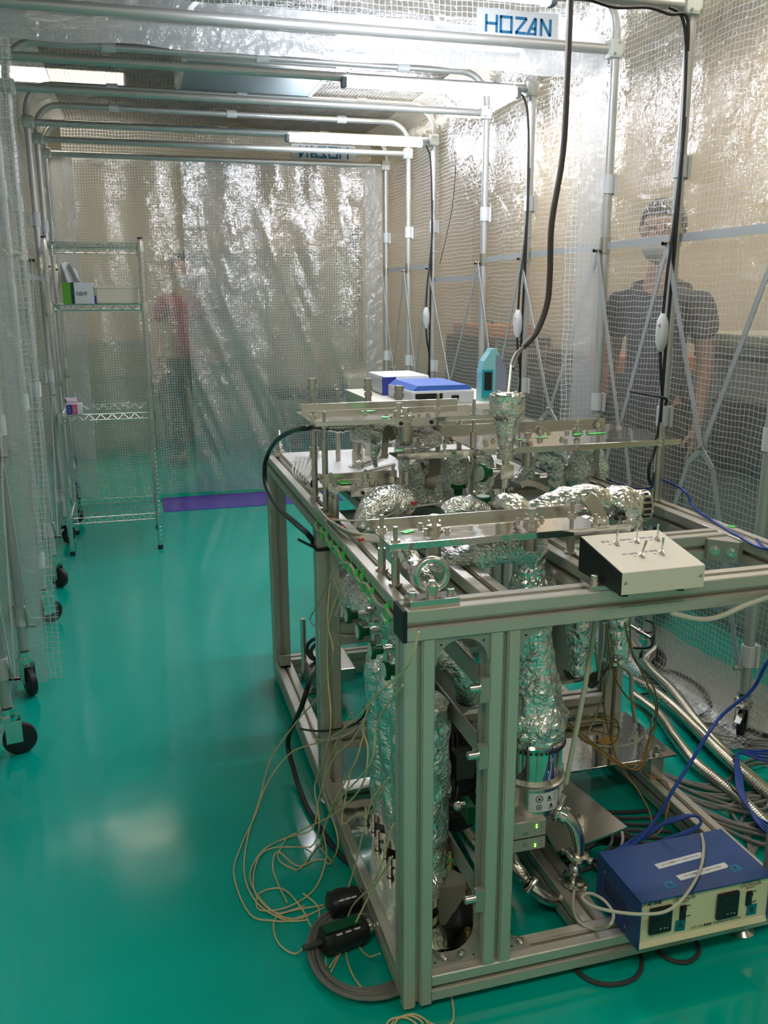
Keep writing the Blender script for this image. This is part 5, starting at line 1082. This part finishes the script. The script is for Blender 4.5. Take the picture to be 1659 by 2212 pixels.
o = text('lettering', 'AS ONE', .0095, (.531, yq-.0003, z0+.101), (1, 0, 0), (0, 0, 1), 'ink', t); o.data.extrude = .0003; o.data.offset = .0003
for xx, l in ((.598, 'A'), (.776, 'B')):
    q = MB().rbox((xx, yq-.0005, z0+.033), (.025, .0006, .027), ry=.04).build('tape_label', 'teal', t); text('lettering', l, .02, (xx, yq-.001, z0+.033), (1, 0, 0), (0, 0, 1), 'ink', q)
q = MB().rbox((.69, yq-.0004, z0+.0205), (.135, .0006, .013)).build('label_strip', 'panel', t)
text('lettering', 'A17-1-24 温調器 Temperature Controller', .0072, (.688, yq-.0009, z0+.0205), (1, 0, 0), (0, 0, 1), 'ink', q)
zc = z1+.0023
for (xx, yy, w_, s_) in ((.655, .045, .125, 'A17-1-22 温度センサー Sensor for TM No.'), (.68, -.002, .13, 'A17-1-23 温度センサー Heater for TM No.')):
    q = MB().rbox((xx, yy, zc), (w_, .017, .0005), .08).build('label_strip', 'label', t); text('lettering', s_, .0055, (xx, yy, zc+.0005), (math.cos(.08), math.sin(.08), 0), (-math.sin(.08), math.cos(.08), 0), 'inkgrey', q)
for xx, yy, l in ((.585, -.022, 'A'), (.755, -.012, 'B')):
    q = MB().rbox((xx, yy, zc), (.026, .022, .0005), .1).build('tape_label', 'tealb', t); text('lettering', l, .012, (xx, yy, zc+.0005), (1, .1, 0), (-.1, 1, 0), 'ink', q)
m = MB()
for k in range(14): m.box((x0-.0034, .0+.0065*k, z0+.035), (x0-.003, .003+.0065*k, z0+.07))
m.build('vent_slot', 'blackp', t)
for yy, zz in ((.0, z0+.015), (.09, z0+.085)): MB().sph((x0-.003, yy, zz), .003, .4, 1, 1, 2).build('screw', 'steel', t)
for xx in (x0+.015, x1-.03): MB().cyl((xx, yf+.015, ZL+S-.003), (xx, yf+.015, z0), .008, 14).build('rubber_foot', 'rubber', t)
MB().cyl((.83, .125, ZL+S), (.83, .125, ZL+S+.035), .008, 6).cyl((.83, .125, ZL+S+.03), (.83, .125, ZL+S+.045), .009, 14).build('rail_bolt', 'steel', label='steel bolt on the bottom rail behind right corner of temperature controller', cat='bolt')
MB().tube([P(1515, 1802, 2, .205), P(1520, 1830, 2, .215), P(1512, 1880, 2, .212), P(1480, 1935, 1, -.07), P(1440, 1968, 1, -.085), P(1385, 1975, 1, -.08), P(1320, 1968, 1, -.06), P(1275, 1955, 1, -.03), P(1258, 1938, 1, .0), P(1275, 1930, 1, .03), P(1305, 1945, 1, .03), P(1325, 1975, 1, -.01), P(1315, 2000, 1, -.03), P(1285, 2008, 2, .09), P(1250, 1990, 2, .09), P(1238, 1960, 2, .09), P(1240, 1925, 2, .1)], .0034, 8).build('signal_cable', 'cream', label='thin cream cord looping over the front of temperature controller', cat='cord', smooth=True)

# ================================================================ FLOOR CONNECTORS, CABLES, HOSES
for i, (p, d, lb) in enumerate((((-.125, .215, .037), (.105, .018, 0), 'black multi-pin connector on floor with green tape, nearer one'), ((-.085, .325, .037), (.075, .01, 0), 'black multi-pin connector behind the nearer one'))):
    p = V(p); d = V(d); t = empty('cable_connector', p, lb, 'connector')
    MB().lathe(p, d, [(0, .024), (.004, .031), (.02, .031), (.021, .033), (d.length*.55, .033), (d.length*.56, .031), (d.length*.9, .031), (d.length, .026)], 28).build('shell', 'blackp', t, smooth=True)
    m = MB()
    for k in range(3): q = p+d*(.35+.2*k); m.rbox(q+V((0, -.022, .024)), (.012, .0035, .016), .17, .9)
    m.build('label', 'label', t)
    MB().lathe(p+d, d, [(0, .012), (.004, .018), (.012, .018), (.012, .012), (.02, .012)], 12).build('gland', 'steel', t, smooth=True)
    if i == 0:
        MB().rbox(p+d*.45+V((0, -.006, .0345)), (.085, .03, .0012), .17).build('green_tape', 'green', t)
        MB().cyl(p-d*.4, p, .007, 10).build('lead_sleeve', 'cabledk', t, smooth=True)
def coil(cx_, cy2, R, n, m, label, r=.0045, z=.006):
    pts = []
    for k in range(n*14):
        a = k*2*PI/14; q = R*(.86+.07*(k//14)*(1 if n > 2 else .5)+.10*noise.noise(V((k*.13, R*9, 0)))); pts.append(V((cx_+q*math.cos(a)+.012*noise.noise(V((k*.07, 2, 0))), cy2+q*1.15*math.sin(a), z+.0035*(k/14)+.002*math.sin(a*3))))
    return MB().tube(pts, r, 8, step=2).build('cable_coil', m, label=label, cat='cable coil', smooth=True)
coil(-.03, .19, .115, 5, 'cablegry', 'coil of grey cable on the floor around the black connectors', .005)
G = 'grey floor cables right of the frame'
rnd = random.Random(5)
for k in range(15):
    o = rnd.uniform(-1, 1); y = .52-.022*k
    pts = [(.99+.02*o, y+.22+.1*rnd.random(), .006), (1.06, y+.08+.05*o, .008+.003*k*.4), (1.17, y+.02+.04*rnd.uniform(-1, 1), .012+.0025*k), (1.30, y+.06+.07*rnd.uniform(-1, 1), .012+.0025*k), (1.45, y+.12+.08*rnd.uniform(-1, 1), .008), (1.7, y+.25+.12*o, .006)]
    cable('floor_cable', pts, .0055, 'cablegry', 'grey cable in the bundle sweeping across the floor right of the frame', group=G)
for k in range(4):
    y = .16+.03*k; cable('floor_cable', [(1.5, y+.3, .006), (1.3, y+.16, .010), (1.12, y+.14+.02*k, .012), (1.0+.02*k, y+.06, .012), (1.02, y-.04, .008), (1.15, y-.05, .006), (1.4, y+.02, .006)], .0055, 'cablegry', 'grey cable in the bundle sweeping across the floor right of the frame', group=G)
for k in range(9):
    o = rnd.uniform(-1, 1); cable('floor_cable', [(.50, .62-.04*k, .006), (.58+.03*o, .56-.03*k, .010), (.68, .58-.035*k+.03*o, .012+.002*k), (.78, .52-.03*k, .010), (.88, .50-.035*k, .010)], .005, 'cabledk', 'dark cable lying on the floor under the frame', group='dark floor cables under the frame')
for k, r in enumerate((.07, .09)): coil(.70-.02*k, .30+.02*k, r, 2, 'cabledk', ('small' if k == 0 else 'larger')+' loop of dark cable on the floor under the right half', .005, .01)
cable('floor_cable', [(.58, .10, .006), (.54, -.01, .006), (.48, -.045, .006), (.41, -.02, .006), (.38, .08, .006)], .005, 'cabledk', 'dark cable loop peeping out below the front bottom rail, left one'); cable('floor_cable', [(.71, .10, .006), (.69, .0, .006), (.64, -.03, .006), (.60, .0, .006), (.60, .08, .006)], .005, 'cabledk', 'dark cable loop peeping out below the front bottom rail, right one')
cable('floor_cable', [P(1390, 1450, 2, .01), P(1450, 1450, 2, .01), P(1510, 1480, 2, .01), P(1535, 1530, 2, .01), P(1500, 1560, 2, .01), P(1600, 1572, 2, .01), P(1659, 1590, 2, .01)], .007, 'cableblk', 'black floor cable curving past the right caster'); cable('floor_cable', [P(1385, 1500, 2, .01), P(1440, 1495, 2, .01), P(1480, 1530, 2, .01), P(1490, 1560, 2, .01)], .005, 'cabledk', 'thin dark cable by the bellows hoses')
for k in range(3): cable('floor_cable', [P(1380, 1460+6*k, 2, .02), P(1440, 1475+8*k, 2, .02), P(1480, 1510+8*k, 2, .02), P(1500+5*k, 1560, 2, .01), P(1560, 1590+8*k, 2, .01), P(1659, 1600+12*k, 2, .01)], .005, 'cablegry', 'grey cable running beside the bellows hoses', group='grey cables beside the bellows hoses')
corrugated([P(1362, 1385, 2, .05), P(1400, 1440, 2, .045), P(1450, 1490, 2, .04), P(1510, 1565, 2, .035), P(1580, 1640, 2, .03), P(1630, 1685, 2, .03), P(1700, 1745, 2, .03)], .0185, .0095, 'steel', 'upper steel bellows hose crossing the floor at right')
corrugated([P(1365, 1465, 2, .06), P(1410, 1490, 2, .05), P(1460, 1530, 2, .045), P(1530, 1600, 2, .045), P(1600, 1665, 2, .045), P(1680, 1730, 2, .04)], .0185, .0095, 'steel', 'middle steel bellows hose crossing over the others')
corrugated([P(1368, 1500, 2, .03), P(1420, 1540, 2, .03), P(1455, 1590, 2, .03), P(1500, 1645, 2, .03), P(1555, 1690, 2, .03), P(1620, 1745, 2, .03), P(1700, 1830, 2, .03)], .0175, .0095, 'steel', 'lower steel bellows hose nearest the frame rail')
# blue cables
cable('blue_cable', [P(1310, 1034, 2, ZR+.004), P(1340, 1045, 2, ZR+.004), P(1385, 1056, 2, ZR+.02), P(1408, 1052, 2, ZR+.03), P(1415, 1032, 0, .93), P(1440, 1040, 0, .955), P(1480, 1062, 0, .955), P(1498, 1095, 0, .955), P(1540, 1125, 2, ZR+.004), P(1600, 1160, 2, ZR+.004), P(1640, 1182, 2, ZR+.004), P(1690, 1190, 2, ZR+.004)], .0032, 'cableblu', 'blue cable lying along the top right rail')
cable('blue_cable', [P(1635, 1165, 2, ZR+.003), P(1648, 1180, 2, ZR+.003), P(1675, 1195, 2, ZR+.003)], .003, 'cableblu', 'short second blue cable on the right rail by the picture edge')
cable('blue_cable', [P(1700, 1400, 1, .2), P(1659, 1430, 1, .2), P(1625, 1490, 1, .22), P(1560, 1545, 1, .24), P(1520, 1600, 1, .2), P(1490, 1650, 1, .18), P(1455, 1705, 1, .17), P(1420, 1765, 1, .17), P(1380, 1815, 1, .16), P(1345, 1838, 1, .15), P(1290, 1858, 1, .15)], .0042, 'cableblu', 'bright blue cable slanting down to the back of temperature controller')
for k in range(4): cable('blue_cable', [P(1700, 1620+12*k, 2, .05), P(1640, 1622+6*k, 2, .06), P(1595, 1628, 2, .07), P(1590+4*k, 1680, 2, .07), P(1600+3*k, 1720, 2, .06), P(1635, 1765+4*k, 2, .05), P(1690, 1790+12*k, 2, .05)], .004, 'cableblu', 'dark blue cable in the bundle at the right picture edge', group='blue cables at the right edge')
for k in range(3): cable('blue_cable', [P(1300, 1850+3*k, 2, .17), P(1345, 1835-4*k, 2, .17), P(1400, 1805-6*k, 2, .16), P(1450, 1768+4*k, 2, .15), P(1500, 1762, 2, .15), P(1514, 1778, 2, .14), P(1490, 1792+3*k, 2, .15), P(1440, 1812, 2, .16), P(1385, 1832+2*k, 2, .17), P(1310, 1862, 2, .17)], .0036, 'cableblu', 'blue cable coiled behind the temperature controller', group='blue cables behind the controller')
t = empty('cable_connector', P(1315, 1800, 1, .3), 'black connector with white stripes lying behind temperature controller', 'connector')
a, b = P(1262, 1800, 1, .3), P(1352, 1812, 1, .28); MB().lathe(a, b-a, [(0, .014), (.01, .02), (.05, .02), (.052, .022), ((b-a).length, .022)], 24).build('shell', 'blackp', t, smooth=True)
for q in (.55, .8): MB().lathe(a.lerp(b, q), b-a, [(0, .0226), (.007, .0226)], 24).build('stripe', 'label', t, smooth=True)
cable('beige_cable', [(.62, .10, .80), P(1440, 1318, 1, .02), P(1480, 1332, 1, -.005), P(1520, 1338, 1, -.01), P(1560, 1330, 1, -.02), P(1610, 1308, 1, -.02), P(1700, 1275, 1, .0)], .0055, 'cream', 'thick beige cable sagging under the front top rail at right')

# yellow glass-fibre wires: strands from the left row down to the floor connectors
Y = lambda *q: [P(a, b, 2, .006) if c == 'f' else (P(a, b, 2, c) if c > .04 else P(a, b, 0, c)) for a, b, c in q]
strands = [
 Y((905, 1365, -.01), (880, 1440, -.02), (815, 1500, -.03), (760, 1560, -.04), (700, 1600, .26), (630, 1625, .14), (578, 1690, .06), (552, 1760, 'f'), (520, 1830, 'f'), (505, 1890, 'f'), (540, 1975, 'f'), (600, 1990, 'f'), (665, 2002, -.13)),
 Y((715, 1240, -.01), (708, 1340, -.03), (720, 1420, -.03), (690, 1500, .36), (640, 1560, .22), (585, 1640, .10), (560, 1730, 'f'), (535, 1810, 'f'), (528, 1890, 'f'), (555, 1950, 'f'), (610, 1985, 'f'), (668, 2000, -.13)),
 Y((745, 1250, -.01), (712, 1340, -.03), (708, 1450, -.03), (715, 1560, -.04), (700, 1640, -.04), (680, 1700, -.05), (690, 1780, -.06), (670, 1830, 'f'), (600, 1830, 'f'), (560, 1850, 'f'), (548, 1920, 'f'), (590, 1970, 'f'), (660, 2000, -.13)),
 Y((800, 1530, -.0), (760, 1600, -.01), (720, 1640, -.03), (690, 1720, -.05), (675, 1790, -.07), (620, 1810, 'f'), (565, 1840, 'f'), (540, 1900, 'f'), (585, 1965, 'f'), (640, 1985, 'f'), (700, 1960, 'f')),
 Y((808, 1500, 0), (784, 1570, -.01), (795, 1620, -.01), (780, 1700, -.02), (720, 1760, -.04), (640, 1800, 'f'), (600, 1850, 'f'), (640, 1880, 'f'), (690, 1890, -.05), (700, 1860, -.04)),
 Y((870, 1480, -.01), (815, 1560, -.01), (800, 1650, -.02), (730, 1730, -.03), (700, 1790, -.04), (705, 1850, -.05), (680, 1920, 'f'), (620, 1960, 'f'), (560, 1965, 'f'), (560, 1930, 'f'), (610, 1920, 'f'), (650, 1960, 'f'), (672, 2005, -.13)),
 Y((760, 1540, 0), (720, 1620, -.02), (700, 1700, -.03), (720, 1770, -.04), (730, 1830, -.04), (700, 1880, -.05), (640, 1870, 'f'), (600, 1840, 'f'), (590, 1880, 'f'), (620, 1950, 'f')),
 Y((790, 1570, 0), (770, 1640, -.02), (745, 1690, -.03), (715, 1750, -.04), (690, 1840, -.05), (720, 1900, -.03)),
 Y((840, 1680, 0), (800, 1740, -.01), (770, 1860, -.02), (745, 1940, -.04), (720, 2020, -.07), (705, 2090, 'f'), (760, 2080, -.05), (820, 2060, -.02)),
 Y((850, 1780, 0), (810, 1900, -.02), (760, 1960, -.04), (745, 2020, -.06), (755, 2090, 'f'), (790, 2140, 'f'), (850, 2150, 'f')),
 Y((848, 1850, 0), (800, 1930, -.02), (765, 2000, -.05), (735, 2060, 'f'), (715, 2100, 'f')),
 Y((655, 1930, 'f'), (690, 1965, 'f'), (672, 2020, 'f'), (640, 2060, 'f'), (600, 2035, 'f'), (592, 1990, 'f'), (620, 1970, 'f'), (700, 1955, 'f')),
 Y((760, 1660, 0), (745, 1730, -.02), (740, 1780, -.03), (770, 1760, -.01), (800, 1755, 0), (830, 1700, 0)),
 Y((725, 1330, -.02), (735, 1290, -.01), (715, 1250, -.015), (690, 1300, -.02), (670, 1340, -.02), (700, 1365, -.01), (755, 1375, .0)),
]
YL = ['yellow wire from the end cap sweeping widest to the left over the floor', 'yellow wire hanging before the mid post and meeting the nearer connector', 'second yellow wire hanging before the mid post, looping lowest on the floor', 'yellow wire leaving the middle of the foil columns towards the far floor loop',
 'yellow wire from the foil columns crossing the thick black cable twice', 'yellow wire from the column nearest the front post ending at the nearer connector', 'yellow wire from the farthest column ending in a floor loop left of the connectors', 'short yellow wire drooping from the foil column onto the bottom rail',
 'yellow wire passing in front of both black connectors', 'yellow wire falling from the lowest foil to the floor below the coil', 'short yellow wire leaving the front post just above the connectors', 'round yellow wire loop lying left of the nearer connector', 'short yellow wire arched beside the feedthrough fittings', '']
for i, s_ in enumerate(strands): cable('thermocouple_wire', s_, .0021 if i != 13 else .0018, 'yellow' if i != 13 else 'cream', YL[i] if i != 13 else 'cream wire looping out from under the left top rail', 'wire', 'yellow wires left of the frame' if i != 13 else None, seg=6, step=5)
for k in range(3):
    a = k*2.1; cable('thermocouple_wire', [(.0+.035*math.cos(a+q)+.01*k-.015, -.03+.028*math.sin(a+q), .006+.003*(q > 1)) for q in (0, 1, 2, 3.2, 4.2, 5.3, 6.2)], .0021, 'yellow', 'small yellow wire loop on the floor at the foot of near left post', 'wire', 'yellow wire loops at the near post', seg=6)
cable('thermocouple_wire', [(.04, -.02, .004), (.055, -.04, .006), (.085, -.045, .006), (.10, -.02, .006), (.11, .02, .006)], .0021, 'yellow', 'yellow wire end curling out right of the near post', 'wire', seg=6)
# brown and cream wires under the right half
bw = [[P(1350, 1345, 1, .2), P(1362, 1400, 1, .25), P(1395, 1470, 1, .3), P(1415, 1520, 1, .35), P(1415, 1570, 1, .4), P(1395, 1640, 1, .4), P(1360, 1660, 1, .4), P(1250, 1580, 1, .4), P(1215, 1550, 1, .35)],
      [P(1360, 1350, 1, .22), P(1368, 1420, 1, .3), P(1410, 1480, 1, .35), P(1420, 1540, 1, .4), P(1400, 1600, 1, .45), P(1380, 1650, 1, .42), P(1340, 1655, 1, .4), P(1230, 1570, 1, .38)],
      [P(1310, 1345, 1, .3), P(1325, 1450, 1, .35), P(1350, 1500, 1, .4), P(1400, 1550, 1, .45), P(1405, 1590, 1, .45), P(1390, 1650, 1, .45), P(1400, 1675, 1, .45), P(1440, 1690, 1, .45), P(1445, 1730, 1, .4), P(1430, 1790, 1, .35), P(1400, 1810, 1, .3)],
      [P(1285, 1370, 1, .35), P(1290, 1440, 1, .35), P(1305, 1480, 1, .35), P(1305, 1530, 1, .4), P(1320, 1600, 1, .45), P(1340, 1655, 1, .45), P(1380, 1710, 1, .4), P(1405, 1760, 1, .35), P(1405, 1800, 1, .3), P(1375, 1818, 1, .28)],
      [P(1240, 1555, 1, .5), P(1290, 1545, 1, .52), P(1330, 1555, 1, .55), P(1335, 1590, 1, .55), P(1310, 1615, 1, .52), P(1260, 1600, 1, .5), P(1245, 1570, 1, .5), P(1300, 1560, 1, .52), P(1340, 1575, 1, .55)],
      [P(1235, 1570, 1, .5), P(1290, 1580, 1, .5), P(1330, 1590, 1, .52), P(1335, 1565, 1, .54), P(1290, 1550, 1, .52), P(1230, 1545, 1, .5)],
      [P(1190, 1540, 1, .4), P(1240, 1580, 1, .42), P(1300, 1620, 1, .42), P(1340, 1650, 1, .42), P(1395, 1650, 1, .42)]]
BL = ['brown wire hanging right of the foil ports and swinging back to the pump foil', 'brown wire just inside the outermost hanging brown wire', 'brown wire crossing the polished shelf and dropping past its right edge', 'brown wire hanging beside the white tube and running down behind the controller',
 'brown wire coil lying on the left part of polished shelf', 'smaller brown wire loop beside the coil on the polished shelf', 'brown wire running straight from the pump foil to the shelf edge']
for s_, l_ in zip(bw, BL): cable('thermocouple_wire', s_, .0021, 'brown', l_, 'wire', 'brown wires above the polished shelf', seg=6)
cable('thermocouple_wire', [P(1305, 1345, 1, .3), P(1302, 1400, 1, .3), P(1296, 1440, 1, .3), P(1292, 1470, 1, .3)], .0026, 'cream', 'cream wire end hanging straight down beside the white tube', 'wire')
cable('thermocouple_wire', [P(1310, 1345, 1, .32), P(1318, 1440, 1, .35), P(1290, 1540, 1, .4), P(1270, 1590, 1, .42), P(1300, 1612, 1, .45), P(1360, 1608, 1, .5), P(1400, 1580, 1, .5), P(1412, 1540, 1, .5)], .0022, 'cream', 'cream wire sweeping across the polished shelf', 'wire')
for k in range(6): cable('heater_cable', [P(1200+6*k, 1420+10*k, 1, .7), P(1240+4*k, 1470-4*k, 1, .65), P(1280, 1455+6*k, 1, .7), P(1330, 1440-5*k, 1, .72)], .004, 'cabledk', 'dark cord bundled behind the hanging foil ports', group='dark cords behind the foil ports')
# cream cords on the left top rail
for k in range(6):
    o = k*.004; cable('heater_cable', [P(640+9*k, 985, 2, ZR+.02), P(632+6*k, 1020+3*k, 2, ZR+.05), P(650+3*k, 1045, 2, ZR+.04), P(680, 1068, 2, ZR+.03), P(676+k, 1090, 2, ZR+.02), P(690+2*k, 1112, 2, ZR+.006+o), P(713, 1124, 2, ZR+.006+o), P(740+3*k, 1148, 2, ZR+.006+o), P(780+4*k, 1165-2*k, 2, ZR+.012), P(830+6*k, 1172-3*k, 2, ZR+.02)], .0026, 'cream', 'cream cord in the bundle lying along the left top rail', group='cream cords on the left top rail')
cable('heater_cable', [P(713, 1122, 2, ZR+.015), P(770, 1125, 2, ZR+.02), P(820, 1120, 2, ZR+.02), P(870, 1100, 2, ZR+.03), P(930, 1090, 1, .6), P(980, 1085, 1, .6)], .0026, 'cream', 'cream cord crossing behind the front low stand to the green knobs')
cable('heater_cable', [P(870, 1182, 1, .25), P(900, 1185, 1, .25), P(930, 1183, 1, .25)], .003, 'cream', 'short cream cord under the front low stand'); cable('heater_cable', [P(900, 1178, 1, .28), P(930, 1172, 1, .28), P(970, 1165, 1, .28)], .0026, 'cream', 'cream cord ending in the foil under the front stand')
for (px, py, lb) in ((713, 1122, 'tying the cream cords near the small low stand'), (780, 1165, 'on the cream cords nearest the front stand'), (740, 1140, 'midway along the cream cords'), (868, 1178, 'under the front low stand'), (895, 1087, 'on the cord behind the left thick rod')):
    p = P(px, py, 2, ZR+.016) if px < 800 else P(px, py, 1, .25 if px < 880 else .62); MB().rbox(p, (.012, .008, .007), .6, bev=.001).build('cord_sleeve', 'red', label='small red sleeve '+lb, cat='sleeve')
MB().tube([(.028, 1.0, ZR+.02), (.03, .985, ZR+.045), (.045, .97, ZR+.05), (.075, .94, ZR+.07)], .0035, 6).build('cable_tie', 'cableblk', label='black cable tie bundling the cords at the tallest stand foot', cat='cable tie')
# cord and green ties along the outer face of the left rail
pts = [V((-.006, .78-.03*k, ZR-.032-.006*math.sin(k*1.3))) for k in range(25)]
cable('rail_cable', pts, .0035, 'cream', 'cream cord running in the outer slot of left top rail', 'cord')
for k, y in enumerate((.77, .70, .64, .58, .52, .455, .39, .33, .285, .24, .20, .09)):
    m = MB(); h = .030+.010*((k*7) % 3)
    m.rbox((-.0035, y, ZR-.028), (.0015, .0045, h), rx=.2*((k % 3)-1)).rbox((-.007, y-.003, ZR-.033), (.006, .0025, h*.75), rx=-.3, bev=.0005)
    m.build('tape_tie', 'neon', label='neon green tape tie holding the cord on the outer left rail', cat='tape tie', group='green tape ties along the left rail')
# strap ties at the mid post
MB().rbox((.03, .786, .77), (.066, .006, .008)).rbox((-.004, .82, .772), (.005, .07, .008)).bar((-.006, .79, .775), (-.05, .80, .80), .008, .005).build('cable_tie', 'blackp', label='black strap around the left mid post near its top', cat='cable tie')
cable('cable_tie', [(-.06, .80, .25), (-.02, .785, .245), (.03, .78, .243), (.09, .78, .25), (.13, .80, .27), (.14, .86, .26)], .003, 'blackp', 'black cable tie hooped round the foot of left mid post', 'cable tie')
cable('white_lead', [(-.03, .80, .25), (-.02, .775, .225), (.03, .772, .22), (.09, .775, .235), (.11, .82, .25)], .0035, 'cream', 'cream lead hooped round the foot of left mid post', 'cord')
cable('floor_cable', [P(590, 1760, 2, .01), P(600, 1700, 0, -.015), P(680, 1640, 0, -.015), P(672, 1700, 0, -.02), P(690, 1780, 0, -.02)], .003, 'cablegry', 'thin grey cable hugging the outside of bottom left rail') if False else None
# far left foot items
t = empty('vacuum_gauge', (.1, 1.5, .1), 'steel rod and grey coiled cable beside the far left post foot', 'gauge')
MB().cyl((.085, 1.52, .07), (.085, 1.52, .30), .010, 14).build('rod', 'steel', t, smooth=True); MB().box((.09, 1.40, .09), (.25, 1.6, .14), .004).build('body', 'steel', t)
MB().torus((.14, 1.48, .19), (.3, 1, .2), .05, .007, 28, 8).torus((.145, 1.47, .185), (.2, 1, .3), .042, .007, 28, 8).build('coiled_cable', 'cabledk', t, smooth=True)
t = empty('flood_lamp', (.08, .9, .66), 'bare steel cone fitting under the left rail behind the mid post', 'fitting')
MB().lathe((.12, .92, .62), (-.3, -.5, -1), [(0, .012), (.02, .03), (.05, .034), (.055, .02), (.12, .017)], 20).build('body', 'steel', t, smooth=True)
t.name = 'cone_fitting'

# lettering as real meshes
bpy.context.view_layer.update(); dg = bpy.context.evaluated_depsgraph_get()
for o in [o for o in sc.objects if o.type == 'FONT']:
    me = bpy.data.meshes.new_from_object(o.evaluated_get(dg)); me.materials.clear(); me.materials.append(o.data.materials[0])
    n = bpy.data.objects.new('lettering', me); C.objects.link(n); n.parent = o.parent; n.matrix_parent_inverse = o.matrix_parent_inverse.copy(); n.matrix_local = o.matrix_local.copy()
    bpy.data.objects.remove(o, do_unlink=True)
